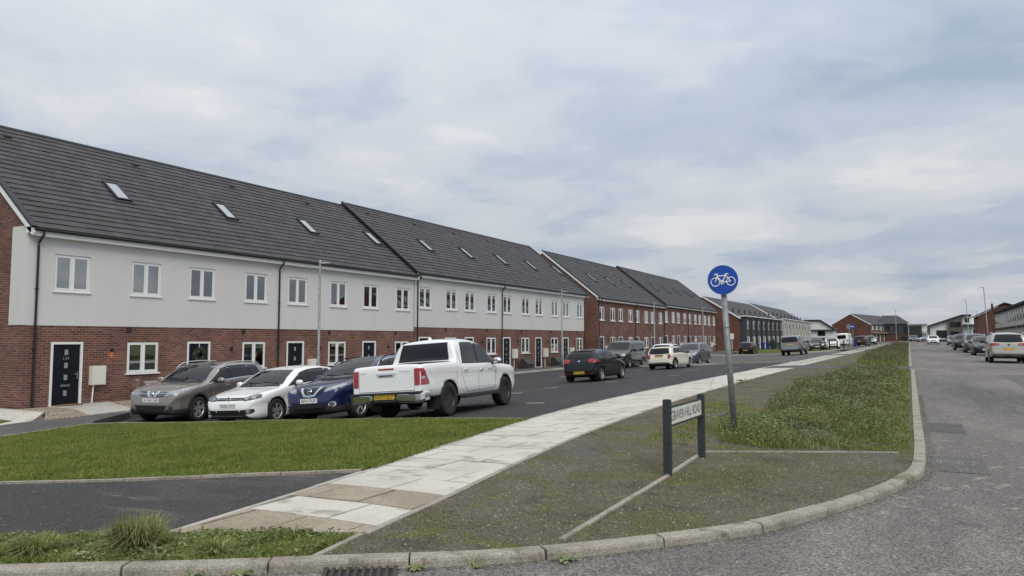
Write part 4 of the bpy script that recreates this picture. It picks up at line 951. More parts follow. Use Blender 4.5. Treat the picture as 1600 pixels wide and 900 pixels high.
c.bonnet(1.2, .60, .70, 1.06); c.plate('front', .535, 'GF17 TUY', 'plate_white'); c.wheels('wide', 'alloy', 5); c.mirrors(1.66, 1.05, P_blue, 1.05); c.rails(2.0, 3.9, 'ink', .03)
c.seams([[(1.42, .40), (1.36, .8), (1.38, 1.02)], [(2.32, .38), (2.32, 1.05)], [(1.42, .40), (2.3, .38), (3.0, .40)]]); c.handle(2.14, .9, P_blue); c.handle(3.05, .94, P_blue)

# ---- white double-cab pickup
L = 5.33
S = dict(L=L, W=1.855, H=1.815, wb=3.085, fo=1.0, wr=.385, ww=.26, rim=.58,
    top=[(0, .70), (.03, .82), (.10, .98), (.22, 1.04), (.7, 1.11), (1.42, 1.17), (1.8, 1.46), (2.18, 1.735), (2.5, 1.795), (2.9, 1.815), (3.3, 1.80), (3.52, 1.765), (3.60, 1.60), (3.67, 1.30), (3.74, 1.265), (4.5, 1.255), (5.22, 1.235), (5.27, 1.20), (5.29, 1.0), (5.30, .7), (5.31, .62)],
    sh=[(0, .64), (.1, .88), (.3, .97), (1.42, 1.10), (1.8, 1.13), (3.5, 1.16), (3.7, 1.19), (5.2, 1.18), (5.27, 1.1), (5.30, .65), (5.31, .58)],
    bot=[(0, .45), (.08, .38), (.4, .36), (1.5, .40), (3.6, .42), (4.6, .47), (5.2, .52), (5.31, .54)],
    wid=[(0, .66), (.05, .78), (.2, .90), (.45, .965), (.9, 1), (4.6, 1), (5.15, .985), (5.24, .965), (5.28, .95), (5.31, .93)], tum=.27, clad=0, bumper=(.35, .55, .06, .60), bed=(3.78, 5.2, .72), belt_up=.04, roof_dn=.13)
S['L'] = 5.31
c = Car('pickup_truck', 'white double-cab pickup with chrome rear bumper, tail towards the lawn', S, (-10.5, 15.65), R(90+5), P_white, 'vehicles around the lawn', cat='pickup')
c.glasshouse([(1.62, 2.55, 2.18, 2.5), (2.64, 3.38, 2.58, 3.2)], rear_tint='car_glass_tint')
c.screen(1.2, 1.70, .72, .60); c.screen(1.28, 1.70, .70, .62, 'car_glass_tint', face='rear', name='rear_window', bow=.0, res=.06)
c.decal('tailgate_seam', c.strip([(-.72, 1.2), (-.72, .66), (.72, .66), (.72, 1.2)], .014), 'rear', 'seam', .002, res=.08)
c.decal('tail_light', [(.735, 1.13), (.85, 1.13), (.858, .93), (.858, .77), (.735, .77)], 'rear', 'lamp_red', .012, mirror=True, res=.03); 
for f in ('left', 'right'): c.decal('tail_light', [(5.300, 1.10), (5.25, 1.13), (5.19, 1.12), (5.06, .93), (5.0, .83), (5.0, .78), (5.300, .77)], f, 'lamp_red', .014, res=.025)
for f in ('left', 'right'): c.decal('reversing_lamp', [(5.28, .95), (5.16, .95), (5.12, .90), (5.28, .90)], f, 'lamp_clear', .019, res=.04)
c.decal('brake_lamp', [(-.2, 1.165), (.2, 1.165), (.2, 1.125), (-.2, 1.125)], 'rear', 'lamp_red', .006); c.decal('tailgate_handle', [(-.26, 1.06), (.26, 1.06), (.2, .985), (-.2, .985)], 'rear', 'chrome', .02, res=.05); c.decal('handle_recess', [(-.19, 1.015), (.19, 1.015), (.16, .99), (-.16, .99)], 'rear', 'ink', .023)
for tx, tw, yy in (('HILUX', .16, .58), ('INVINCIBLE', .26, -.5)):
    link('badge', text_mesh(tx, .028, (c.xm-5.31-.002, yy, 1.075), (0, -1, 0), (0, 0, 1), .012, tw), 'seam', c.root)
for sd in (-1, 1):
    mb = MB(); st = [(.30, 5.40, .45, .595), (.36, 5.425, .415, .60), (.60, 5.425, .40, .60), (.80, 5.41, .39, .60), (.90, 5.36, .40, .60), (.945, 5.26, .43, .60), (.95, 5.08, .45, .60)]; vs = []
    for (y, x, z0, z1) in st:
        yi = y-.05 if x < 5.3 else y
        vs += [(c.xm-x+.03, sd*y, z0), (c.xm-x, sd*y, z0+.05), (c.xm-x, sd*y, z1-.02), (c.xm-x+.02, sd*y, z1), (c.xm-x+.14, sd*(yi-.04), z1), (c.xm-x+.14, sd*(yi-.04), z0)]
    mb.add(vs, [(i*6+k, i*6+(k+1) % 6, (i+1)*6+(k+1) % 6, (i+1)*6+k) for i in range(6) for k in range(6)]+[tuple(range(6)), tuple(range(36, 42))]); mb.build('chrome_bumper', 'chrome', c.root)
MB().box(c.xm-5.38, c.xm-5.2, -.30, .30, .43, .56).box(c.xm-5.42, c.xm-5.25, -.9, .9, .602, .64).build('bumper_step', 'plastic_grey', c.root)
p = MB().box(c.xm-5.40, c.xm-5.385, -.26+.0, .26, .49, .60).build('number_plate', 'plate_yellow', c.root); link('lettering', text_mesh('HO73 GLV', .075, (c.xm-5.402, 0, .545), (0, -1, 0), (0, 0, 1), .001, .45), 'ink', p)
for sd in (-1, 1):
    MB().box(c.xm-3.45, c.xm-1.5, sd*.90-.09, sd*.90+.06, .36, .41).tube([(c.xm-3.5, sd*.80, .42), (c.xm-3.4, sd*.93, .385), (c.xm-1.55, sd*.93, .385), (c.xm-1.45, sd*.80, .42)], .035).build('side_step', 'ink', c.root)
    MB().box(c.xm-4.62, c.xm-4.60, sd*.75-.15, sd*.75+.15, .2, .62).build('mud_flap', 'tyre', c.root)
MB().box(c.xm-5.1, c.xm-.3, -.5, .5, .36, .55).tube([(c.xm-4.085, -.7, .385), (c.xm-4.085, .7, .385)], .06).lathe([(.001, -.16), (.15, -.1), (.15, .1), (.001, .16)], 12, axis='y', o=(c.xm-4.085, 0, .385)).build('chassis', 'ink', c.root)
c.decal('headlight', [(.5, .92), (.58, .98), (.86, 1.04), (.90, 1.0), (.8, .9), (.55, .88)], 'front', 'lamp_clear', .008, mirror=True); c.decal('grille', [(-.5, .98), (.5, .98), (.4, .6), (-.4, .6)], 'front', 'grille', .006)
c.wheels('twin', 'alloy_dark', 6); c.mirrors(1.78, 1.16, 'chrome', 1.2)
c.seams([[(1.66, .52), (1.58, .9), (1.6, 1.15)], [(2.6, .5), (2.6, 1.17)], [(3.3, .62), (3.42, .85), (3.5, 1.18), (3.5, 1.5)], [(1.66, .52), (2.6, .5), (3.2, .5), (3.3, .62)], [(3.7, .5), (3.7, 1.2)]]); c.handle(2.45, 1.0, 'chrome'); c.handle(3.28, 1.02, 'chrome')
link('badge', text_mesh('INVINCIBLE', .03, (c.xm-1.95, -.934, 1.0), (1, 0, 0), (0, 0, 1), .006, .22), 'seam', c.root)
MB().lathe([(.05, 0), (.05, .02), (.02, .07), (.001, .075)], 8, o=(c.xm-3.3, 0, 1.79)).build('roof_aerial', P_white, c.root)

# ---- simpler cars further off
def rear_set(c, lz, lights, glass, plate_z, text=None, win_m='car_glass', wiper=True):
    c.screen(*glass, win_m, 'rear', 'rear_window'); c.decal('tail_light', lights, 'rear', 'lamp_red', .010, mirror=True, res=.06)
    c.plate('rear', plate_z, text, 'plate_yellow')
def front_set(c, hl, head, screen, grille, plate_z, low=True, m='lamp_clear'):
    c.screen(*screen); c.decal('headlight', head, 'front', m, .008, mirror=True, res=.06); c.decal('grille', grille, 'front', 'grille', .006)
    if low: z = c.bot(.3)+.12; c.decal('lower_intake', [(-.5, z+.12), (.5, z+.12), (.44, z), (-.44, z)], 'front', 'grille', .006)
    c.plate('front', plate_z, None, 'plate_white')
# black supermini driving away
S = hatch(4.05, 1.72, 1.455, 2.57, .82, .31, .74, .98, 1.12, 1.95, 3.55, 3.93, .99, (.95, 1.08), nose=.5, clear=.18, rdrop=.08, tail_z=.55)
c = Car('moving_car', 'black supermini with red tail lights in the court lane right of the pickup', S, (-13.35, 32.2), R(90), P_black, G2)
c.glasshouse([(1.26, 2.12, 1.9, 2.1), (2.2, 3.12, 2.18, 2.95)]); c.screen(1.0, 1.36, .66, .52)
rear_set(c, .9, [(.42, .985), (.62, 1.03), (.80, .98), (.84, .89), (.74, .84), (.48, .86)], (1.06, 1.34, .62, .52), .42, 'EX14 DHZ', 'car_glass')
c.decal('reflector', [(.45, .40), (.7, .41), (.7, .375), (.45, .365)], 'rear', 'lamp_red', .008, mirror=True); c.decal('wiper', [(-.12, 1.09), (.25, 1.07), (.25, 1.045), (-.12, 1.05)], 'rear', 'ink', .016); c.decal('badge', c.ellipse(0, .93, .055, .028), 'rear', 'chrome', .009, res=.03); c.decal('rear_spoiler', [(-.56, 1.385), (.56, 1.385), (.54, 1.345), (-.54, 1.345)], 'rear', 'ink', .03)
c.wheels('twin', 'alloy', 5); c.mirrors(1.5, 1.0, P_black); c.seams([[(1.3, .36), (1.28, .98)], [(2.16, .34), (2.16, 1.0)], [(3.0, .4), (3.08, 1.04)]]); c.handle(2.0, .86, P_black); c.handle(2.95, .92, P_black)
# dark grey panel van facing the camera
S = dict(L=5.14, W=1.93, H=1.91, wb=3.2, fo=.90, wr=.335, tum=.17, clad=3, wid=WID(5.14), belt_up=.05, roof_dn=.2,
    top=[(0, .62), (.04, .76), (.15, .98), (.3, 1.05), (.95, 1.2), (1.35, 1.5), (1.75, 1.80), (2.1, 1.88), (2.8, 1.91), (4.7, 1.89), (5.02, 1.80), (5.09, 1.3), (5.12, .8), (5.14, .6)],
    sh=[(0, .55), (.15, .88), (.95, 1.08), (1.5, 1.12), (4.9, 1.15), (5.08, 1.1), (5.12, .7), (5.14, .55)], bot=[(0, .36), (.1, .24), (.5, .2), (4.6, .22), (5.0, .3), (5.14, .42)])
c = Car('parked_van', 'dark grey panel van facing the camera behind the black supermini', S, (-18.7, 50.3), R(-90+2), P_dgrey, G2, cat='van')
c.glasshouse([(1.2, 2.1, 1.7, 2.05), (2.3, 3.35, 2.3, 3.35), (3.5, 4.7, 3.5, 4.65)], P_dgrey, rear_tint='car_glass_tint'); front_set(c, .9, [(.5, .86), (.6, .98), (.84, 1.0), (.86, .9), (.7, .82)], (1.22, 1.76, .78, .70), [(-.45, .95), (.45, .95), (.4, .78), (-.4, .78)], .55)
c.wheels('five', 'alloy', 5); c.mirrors(1.5, 1.2, 'ink', 1.3); c.seams([[(2.2, .4), (2.2, 1.1)], [(3.42, .4), (3.42, 1.75)], [(2.4, .95), (5.0, .97)]]); c.handle(2.02, 1.0, 'ink')
# cream hatch with black roof pillars, seen from behind
S = hatch(4.0, 1.73, 1.43, 2.57, .78, .315, .80, 1.0, 1.15, 1.75, 3.66, 3.90, .96, (.95, 1.0), nose=.54, clear=.17, rdrop=.03, tum=.2, clad=3, tail_z=.5)
c = Car('parked_car', 'cream retro hatchback with dark window band and upright tail lights', S, (-14.2, 46.8), R(90-5), P_cream, G2)
c.glasshouse([(1.25, 2.0, 1.7, 1.98), (2.06, 2.8, 2.04, 2.78), (2.86, 3.5, 2.84, 3.4)]); c.screen(1.0, 1.34, .68, .58)
rear_set(c, .8, [(.58, .93), (.74, .94), (.78, .78), (.70, .66), (.58, .67)], (.98, 1.32, .68, .6), .80, None, 'car_glass_tint')
c.decal('boot_handle', [(-.3, .90), (.3, .90), (.28, .865), (-.28, .865)], 'rear', 'ink', .02); c.decal('valance', [(-.75, .38), (.75, .38), (.7, .27), (-.7, .27)], 'rear', 'plastic_grey', .008)
c.wheels('twin', 'alloy', 5); c.mirrors(1.5, .98, 'ink'); c.rails(1.8, 3.6, 'ink')
for f in ('left', 'right'): c.decal('arch_trim', [(c.S['fo']+c.S['wb']+(.37+d)*math.cos(t), .315+(.37+d)*math.sin(t)) for d, ts in ((0, np.linspace(.05, 3.09, 14)), (.06, np.linspace(3.09, .05, 14))) for t in ts], f, 'plastic_grey', .01)
# slate people carrier, front right quarter
S = hatch(4.47, 1.80, 1.63, 2.70, .9, .32, .84, 1.08, 1.05, 1.95, 3.95, 4.36, 1.0, (1.0, 1.06), nose=.52, clear=.18, rdrop=.07, tum=.27)
c = Car('parked_car', 'slate blue people carrier facing the camera beside the cream hatchback', S, (-14.9, 54.6), R(-90), P_slate, G2)
c.glasshouse([(1.2, 2.1, 1.88, 2.08), (2.18, 3.0, 2.16, 3.0), (3.08, 3.85, 3.06, 3.65)]); front_set(c, .8, [(.5, .72), (.52, .84), (.78, .92), (.84, .82), (.72, .70)], (1.1, 1.52, .72, .58), [(-.4, .80), (.4, .80), (.36, .70), (-.36, .70)], .5)
c.wheels('five', 'alloy', 7); c.mirrors(1.55, 1.04, P_slate); c.seams([[(2.14, .36), (2.14, 1.02)], [(3.04, .38), (3.04, 1.04)]]); c.handle(2.0, .9, P_slate)
# white SUV from behind and a pale car roof behind the carrier
S7 = hatch(4.4, 1.85, 1.66, 2.65, .88, .35, .95, 1.10, 1.25, 2.0, 3.95, 4.28, 1.1, (1.08, 1.14), nose=.6, clear=.22, rdrop=.06, clad=3)
def generic(name, label, S, loc, hd, pm, front, group, zoff=.02, hm='lamp_clear', rails=None, tint='car_glass'):
    c = Car(name, label, S, loc, hd, pm, group, True, zoff); L, H = S['L'], S['H']
    cx = [p for p in S['top']][5][0]; ch = S['top'][5][1]; rf = S['top'][7][0]; rr = S['top'][11][0]; gx, gz = S['top'][12]; hl = S['top'][3][1]
    m1 = cx+(rr-cx)*.38; m2 = cx+(rr-cx)*.72
    c.glasshouse([(cx+.15, m1-.04, rf-.04, m1-.04), (m1+.04, m2-.04, m1+.03, m2-.06), (m2+.04, rr-.05, m2+.02, rr-.3)], rear_tint=tint)
    c.screen(ch+.03, H-.09, S['W']/2-.19, S['W']/2-.34); c.screen(gz+.06, H-.13, S['W']/2-.24, S['W']/2-.36, tint, 'rear', 'rear_window')
    w = S['W']/2
    c.decal('headlight', [(w-.42, hl-.13), (w-.34, hl-.05), (w-.1, hl+.03), (w-.06, hl-.05), (w-.2, hl-.15)], 'front', hm, .008, mirror=True, res=.08)
    c.decal('grille', [(-.42, hl-.06), (.42, hl-.06), (.36, hl-.2), (-.36, hl-.2)], 'front', 'grille', .006); c.decal('lower_intake', [(-.55, S['bot'][1][1]+.22), (.55, S['bot'][1][1]+.22), (.48, S['bot'][1][1]+.08), (-.48, S['bot'][1][1]+.08)], 'front', 'grille', .006)
    c.decal('tail_light', [(w-.36, gz-.07), (w-.14, gz-.03), (w-.07, gz-.1), (w-.1, gz-.2), (w-.34, gz-.18)], 'rear', 'lamp_red', .010, mirror=True, res=.08)
    c.plate('front', hl-.3, None, 'plate_white'); c.plate('rear', gz-.3 if H > 1.55 else .45, None, 'plate_yellow'); c.wheels('five', 'alloy', 5); c.mirrors(cx+.38, ch, pm)
    if rails: c.rails(rf, rr, rails)
    return c
SH = hatch(4.05, 1.75, 1.46, 2.55, .85, .315, .76, .98, 1.15, 1.98, 3.62, 3.95, 1.0, (.96, 1.06), nose=.5, clear=.18)
SS = hatch(4.45, 1.84, 1.64, 2.67, .9, .345, .92, 1.10, 1.25, 2.05, 4.0, 4.35, 1.1, (1.08, 1.14), nose=.6, clear=.22, rdrop=.05, clad=3)
generic('parked_car', 'white estate seen from behind with roof bars, left of the cream hatchback', SS, (-17.0, 55.6), R(90+2), P_white, False, G2, rails='ink')
generic('parked_car', 'white car whose roof shows above the slate people carrier', SH, (-17.6, 63.5), R(90), P_white, False, G2, tint='car_glass_tint')
c = generic('parked_car', 'black hatchback on the side road in front of the brick gable', SH, (-18.3, 92.0), R(90), P_black, False, G2)
# boxy silver off-roader
S = dict(L=4.85, W=1.92, H=1.89, wb=2.885, fo=.9, wr=.38, tum=.16, clad=4, belt_up=.05, roof_dn=.15, wid=WID(4.85), bumper=(.4, .62, .25, .66),
    top=[(0, .75), (.03, .9), (.1, 1.06), (.3, 1.12), (1.35, 1.2), (1.7, 1.52), (2.0, 1.76), (2.3, 1.82), (2.7, 1.85), (3.3, 1.89), (4.4, 1.88), (4.68, 1.80), (4.76, 1.2), (4.80, .85), (4.83, .7), (4.85, .66)],
    sh=[(0, .7), (.1, .98), (.3, 1.05), (1.35, 1.13), (2, 1.14), (4.6, 1.16), (4.78, 1.05), (4.83, .66), (4.85, .6)], bot=[(0, .46), (.1, .36), (.5, .3), (4.3, .32), (4.7, .42), (4.85, .5)])
c = Car('parked_car', 'boxy silver off-road estate seen from behind at the court kerb', S, (-10.75, 76.0), R(90-1), paint('pewter', (.22, .235, .225), .5, .3), G2)
c.glasshouse([(1.5, 2.4, 1.95, 2.36), (2.48, 3.3, 2.46, 3.3), (3.38, 4.5, 3.36, 4.45)]); c.screen(1.2, 1.7, .76, .68)
rear_set(c, 1, [(.78, 1.26), (.90, 1.26), (.93, 1.0), (.80, 1.0)], (1.27, 1.72, .74, .68), 1.05, None, 'car_glass_tint'); c.wheels('five', 'alloy', 5); c.mirrors(1.7, 1.2, 'ink', 1.2)
generic('parked_car', 'dark grey saloon-nosed car facing the camera behind the silver off-roader', SH, (-11.5, 99.5), R(-90+10), P_dgrey, True, G2, .1)
generic('parked_car', 'white hatchback facing the camera left of the white van', SH, (-10.2, 104.5), R(-90+10), P_white, True, G2, .1)
generic('parked_car', 'dark brown crossover seen from behind right of the white van', SS, (-8.1, 128), R(90-6), paint('brown_black', (.03, .027, .026), .4, .3), False, G2, .03)
generic('parked_car', 'pale silver crossover facing the camera by the far brick row', SS, (-8.2, 150), R(-90+10), P_silver, True, G2, .03)
S = dict(L=5.4, W=2.0, H=2.35, wb=3.3, fo=.95, wr=.34, tum=.06, wid=WID(5.4), belt_up=.05, roof_dn=.2,
    top=[(0, .65), (.05, .8), (.2, 1.05), (.9, 1.3), (1.3, 1.7), (1.7, 2.15), (2.1, 2.3), (3, 2.35), (5.1, 2.34), (5.3, 2.25), (5.36, 1.4), (5.38, .8), (5.4, .6)], sh=[(0, .58), (.2, .95), (.9, 1.15), (1.4, 1.25), (5.2, 1.3), (5.36, 1.2), (5.38, .7), (5.4, .55)], bot=[(0, .36), (.1, .26), (.5, .22), (4.9, .25), (5.4, .42)])
c = Car('parked_van', 'tall white van seen from behind by the brick gable', S, (-12.0, 147), R(90-8), P_white, G2, True, .03, 'van')
c.screen(1.35, 2.0, .75, .7, 'car_glass', 'rear', 'rear_window'); c.decal('tail_light', [(.82, 1.2), (.92, 1.2), (.92, .8), (.82, .8)], 'rear', 'lamp_red', .01, mirror=True); c.glasshouse([(1.2, 2.0, 1.7, 2.0), (2.2, 2.3, 2.2, 2.3)], P_white); c.screen(1.35, 2.1, .8, .72); c.wheels('five', 'alloy', 5); c.plate('rear', .62, None, 'plate_yellow')

# ---- cars along the right-hand side of the road
S = hatch(4.43, 1.81, 1.68, 2.60, .9, .35, .92, 1.1, 1.25, 2.05, 4.02, 4.34, 1.12, (1.08, 1.14), nose=.6, clear=.24, rdrop=.05, clad=3, tail_z=.62)
c = Car('parked_car', 'champagne crossover with yellow plate seen from behind, nearest on the road', S, (4.12, 50.0), R(90), P_champ, G3, zoff=0)
c.glasshouse([(1.4, 2.25, 1.98, 2.22), (2.33, 3.15, 2.3, 3.13), (3.22, 3.85, 3.2, 3.6)]); c.screen(1.12, 1.55, .7, .58); rear_set(c, 1, [(.42, 1.07), (.62, 1.10), (.82, 1.08), (.85, 1.0), (.76, .945), (.44, .96)], (1.16, 1.55, .70, .58), .76)
c.decal('lamp_lens', c.ellipse(.55, 1.02, .05, .035), 'rear', 'lamp_clear', .014, mirror=True, res=.03); c.decal('badge', c.ellipse(0, 1.0, .06, .045), 'rear', 'grille', .01, res=.03); c.decal('valance', [(-.8, .50), (.8, .50), (.7, .3), (-.7, .3)], 'rear', 'plastic_grey', .008)
c.wheels('twin', 'alloy', 5); c.mirrors(1.62, 1.12, 'ink', 1.1); c.rails(2.0, 4.0, 'alloy', .03)
generic('parked_car', 'black hatchback facing the camera, directly behind the champagne crossover', SH, (4.2, 66.5), R(-90), P_black, True, G3, 0, 'lamp_dark')
generic('parked_car', 'grey crossover facing the camera, third car up the right of the road', SS, (4.15, 76.5), R(-90), paint('mid_grey', (.12, .125, .13), .6, .3), True, G3, 0, 'lamp_dark', 'alloy')
generic('parked_car', 'black crossover showing left of the grey one on the road', SS, (3.75, 88), R(-90), P_black, True, G3, 0, 'lamp_dark')
generic('parked_car', 'dark grey hatchback in the middle of the right-hand row', SH, (4.3, 112), R(-90), P_dgrey, True, G3, 0)
generic('parked_car', 'grey-green hatchback at the far end of the right-hand row', SH, (4.2, 128), R(-90), P_green, True, G3, 0)
generic('moving_car', 'white car driving towards the camera far up the road', SH, (1.7, 140), R(-90), P_white, True, G3, 0)
generic('parked_car', 'dark car far up the road in front of the big shed', SH, (-1.6, 196), R(-90), P_dgrey, True, G3, 0)
generic('parked_car', 'small silver car far up the road left of the stone-fronted house', SH, (1.0, 190), R(-90-60), P_silver, True, G3, 0)
generic('parked_car', 'white hatchback cut by the right picture edge, beyond the champagne crossover', SH, (7.75, 63.0), R(90), P_white, False, G3, .1)

# ------------------------------------------------------------------ signs, lamp posts, bollards
SX, SY = -2.47, 11.28; rtv = Vector((.874, .485, 0))
sg = tag(empty('cycle_sign', (SX, SY, base(SX, SY)+.10)), 'round blue cycle route sign on a leaning galvanised pole at the verge', 'sign')
sg.rotation_euler = Matrix.Rotation(R(-3.3), 3, Vector((-.485, .874, 0))).to_euler()
mb = MB(); mb.tube([(0, 0, 0), (0, 0, 2.22)], [.046, .042], 20); mb.build('pole', 'galv', sg, True)
MB().tube([(0, 0, -.05), (0, 0, .085)], .064, 20).build('base_sleeve', 'ink', sg)
for z in (.74, 1.02, 1.62):
    MB().lathe([(.043, z), (.050, z), (.050, z+.012), (.043, z+.012)], 20).build('joint_band', 'galv', sg)
nv = Vector((.24, -.97, 0)).normalized(); uv = Vector((nv.y*-1, nv.x, 0)); uv = Vector((.97, .24, 0)); cz = 2.335; co = Vector((0, 0, cz))+nv*.075
def disc(mb, r, d0, d1, n=48):
    vs = [co+nv*d+uv*(r*math.cos(2*math.pi*k/n))+Vector((0, 0, r*math.sin(2*math.pi*k/n))) for d in (d0, d1) for k in range(n)]
    mb.add(vs, [tuple(range(n)), tuple(range(n, 2*n))]+[(k, (k+1) % n, n+(k+1) % n, n+k) for k in range(n)])
mb = MB(); disc(mb, .222, 0, .004); mb.build('sign_back', 'galv', sg); mb = MB(); disc(mb, .218, .0045, .007); pl_ = mb.build('sign_face', 'sign_blue', sg)
MB().box(-.06, .06, -.06, .06, cz-.16, cz-.12).box(-.06, .06, -.06, .06, cz+.06, cz+.10).build('bracket', 'galv', sg)
def sp2(a, b): return co+nv*.0095+uv*a+Vector((0, 0, b))
mb = MB()
for cxx in (-.112, .112):
    mb.tube([sp2(cxx+.062*math.cos(2*math.pi*k/24), -.028+.062*math.sin(2*math.pi*k/24)) for k in range(25)], .0075, 5)
for pts in ([(-.112, -.028), (-.075, .085)], [(-.082, .06), (.045, .06)], [(-.082, .055), (-.012, -.035)], [(-.012, -.035), (.05, .075)], [(-.012, -.035), (.112, -.028)], [(.112, -.028), (.045, .06)], [(.03, .082), (.085, .082)], [(-.11, .088), (-.065, .088)], [(-.11, .088), (-.118, .075)]):
    mb.tube([sp2(*p) for p in pts], .0085, 5)
mb.tube([sp2(-.012+.026*math.cos(2*math.pi*k/14), -.035+.026*math.sin(2*math.pi*k/14)) for k in range(15)], .005, 5)
mb.tube([sp2(-.03, -.07), sp2(.006, -.0)], .006, 5)
o = mb.build('bicycle_symbol', 'sign_white', sg)

ns = tag(empty('street_name_sign', (-2.40, 8.43, base(-2.4, 8.4)+.11)), 'low street nameplate GRAVEN HILL ROAD between two dark grey posts', 'street sign')
for yy, h in ((-.69, .80), (.69, .77)):
    MB().box(-.037, .037, yy-.04, yy+.04, -.1, h).box(-.031, .031, yy-.034, yy+.034, h, h+.006).build('post', 'post_grey', ns)
MB().box(-.012, .012, -.64, .64, .52, .72).build('backing', 'post_grey', ns); MB().box(.0125, .022, -.64, .64, .71, .728).box(.0125, .022, -.64, .64, .512, .53).build('frame_rail', 'post_grey', ns)
q = MB().box(.0125, .017, -.638, .638, .531, .709).build('name_plate', 'name_plate', ns)
link('lettering', text_mesh('GRAVEN HILL ROAD', .105, (.0175, 0, .62), (0, 1, 0), (0, 0, 1), .0008, 1.2), 'ink', q)

def lamp_post(x, y, h, label, arm, head='flat', lean=0):
    o = tag(empty('lamp_post', (x, y, base(x, y)+.06)), label, 'lamp post', 'street lamp posts')
    if lean: o.rotation_euler = (0, R(lean), 0)
    MB().tube([(0, 0, -.1), (0, 0, 1.1), (0, 0, 1.14), (0, 0, h)], [.085, .085, .055, .045], 12).build('column', 'galv', o, True)
    hd = MB(); d = Vector((arm[0], arm[1], 0)).normalized(); s_ = Vector((-d.y, d.x, 0))
    vs = []
    for (t, w, z0, z1) in ((-.06, .04, -.02, .03), (.1, .08, -.015, .045), (.34, .085, .0, .05), (.42, .05, .015, .045)):
        c = d*t+Vector((0, 0, h)); vs += [c+s_*w+Vector((0, 0, z0)), c-s_*w+Vector((0, 0, z0)), c-s_*w*.8+Vector((0, 0, z1)), c+s_*w*.8+Vector((0, 0, z1))]
    fs = [(0, 1, 2, 3), (12, 13, 14, 15)]+[(i*4+k, i*4+(k+1) % 4, (i+1)*4+(k+1) % 4, (i+1)*4+k) for i in range(3) for k in range(4)]
    hd.add(vs, fs); hd.build('lantern', 'galv', o); MB().lathe([(.03, h+.06), (.03, h+.1), (.001, h+.12)], 8).build('photocell', 'sign_white', o)
lamp_post(-21.5, 22.5, 5.2, 'galvanised lamp post in front of the nearest terrace', (.7, 1))
lamp_post(-21.5, 45.8, 5.2, 'galvanised lamp post at the far end of the second terrace', (.7, 1))
lamp_post(-21.5, 65.8, 5.2, 'galvanised lamp post in front of the third terrace', (.7, 1))
lamp_post(-21.5, 83.2, 5.3, 'galvanised lamp post in front of the fourth terrace', (.7, 1))
lamp_post(6.75, 100, 7, 'tallest looking lamp post at right, nearest of those on the road', (-1, 0), lean=-2.5)
lamp_post(6.6, 136, 7, 'middle lamp post on the right of the road by the white house', (-1, 0), lean=-2)
lamp_post(-4.1, 157, 6.2, 'lamp post left of the road before the far brick row', (1, .2))
lamp_post(11.3, 200, 7, 'farthest lamp post on the right beside the brick end wall', (-1, 0))
def small_sign(x, y, h, m, lab):
    o = tag(empty('path_sign', (x, y, base(x, y)+.1)), lab, 'sign', 'far pair of path signs')
    MB().tube([(0, 0, -.1), (0, 0, h)], .045, 8).build('pole', 'galv', o)
    mb = MB(); n = 24; vs = [(.3*math.cos(2*math.pi*k/n), dd, h-.1+.3*math.sin(2*math.pi*k/n)) for dd in (-.06, -.05) for k in range(n)]
    mb.add(vs, [tuple(range(n)), tuple(range(n, 2*n))]+[(k, (k+1) % n, n+(k+1) % n, n+k) for k in range(n)]); p = mb.build('sign_face', m, o)
    if m == 'sign_blue': MB().box(-.16, .16, -.068, -.062, h-.14, h-.06).build('symbol', 'sign_white', p)
small_sign(-7.6, 97.5, 2.75, 'galv', 'grey back of a round sign on a far pole, left of a pair'); small_sign(-7.3, 99, 2.75, 'sign_blue', 'small round blue sign on a far pole, right of a pair')
for i, (x, y, lab) in enumerate(((-10.1, 90.6, 'black bollard at the left end of the knee rail on the far lawn'), (-9.2, 91.3, 'black bollard at the right end of the knee rail on the far lawn'), (-8.8, 96.0, 'thin black bollard on the lawn before the white van'), (-8.2, 97.5, 'stout black bollard below the far sign pair'))):
    o = tag(empty('bollard', (x, y, base(x, y)+.1)), lab, 'bollard', 'black bollards on the far lawn')
    MB().lathe([(.07, -.1), (.07, .95), (.08, .96), (.08, 1.0), (.05, 1.05), (.001, 1.06)], 12).build('shaft', 'ink', o); MB().lathe([(.071, .8), (.075, .8), (.075, .86), (.071, .86)], 12).build('band', 'cladding_grey', o)
o = tag(empty('knee_rail', (-9.65, 90.95, base(-9.6, 91)+.1)), 'black horizontal rail between two bollards on the far lawn', 'rail'); MB().tube([(-.45, -.35, .9), (.45, .35, .9)], .045, 8).build('bar', 'ink', o); MB().box(-.02, .02, -.02, .02, -.1, .9).build('post', 'ink', o)
def wheelie(x, y, m, lab):
    o = tag(empty('wheelie_bin', (x, y, base(x, y)+.05)), lab, 'bin', 'wheelie bins by the grey-bay terrace')
    MB().add([(-.22, -.22, .06), (.22, -.22, .06), (.22, .22, .06), (-.22, .22, .06), (-.29, -.29, 1.0), (.29, -.29, 1.0), (.29, .29, 1.0), (-.29, .29, 1.0)], [(0, 1, 2, 3), (4, 5, 6, 7), (0, 1, 5, 4), (1, 2, 6, 5), (2, 3, 7, 6), (3, 0, 4, 7)]).build('body', m, o)
    MB().prism([(-.31, 1.0), (.31, 1.0), (.31, 1.05), (0, 1.1), (-.31, 1.07)], lambda a, b: (a, -.3, b), lambda a, b: (a, .3, b)).build('lid', m, o)
    for s_ in (-1, 1): MB().lathe([(.1, -.03), (.1, .03)], 12, axis='y', o=(-.22, s_*.24, .1)).build('wheel', 'tyre', o)
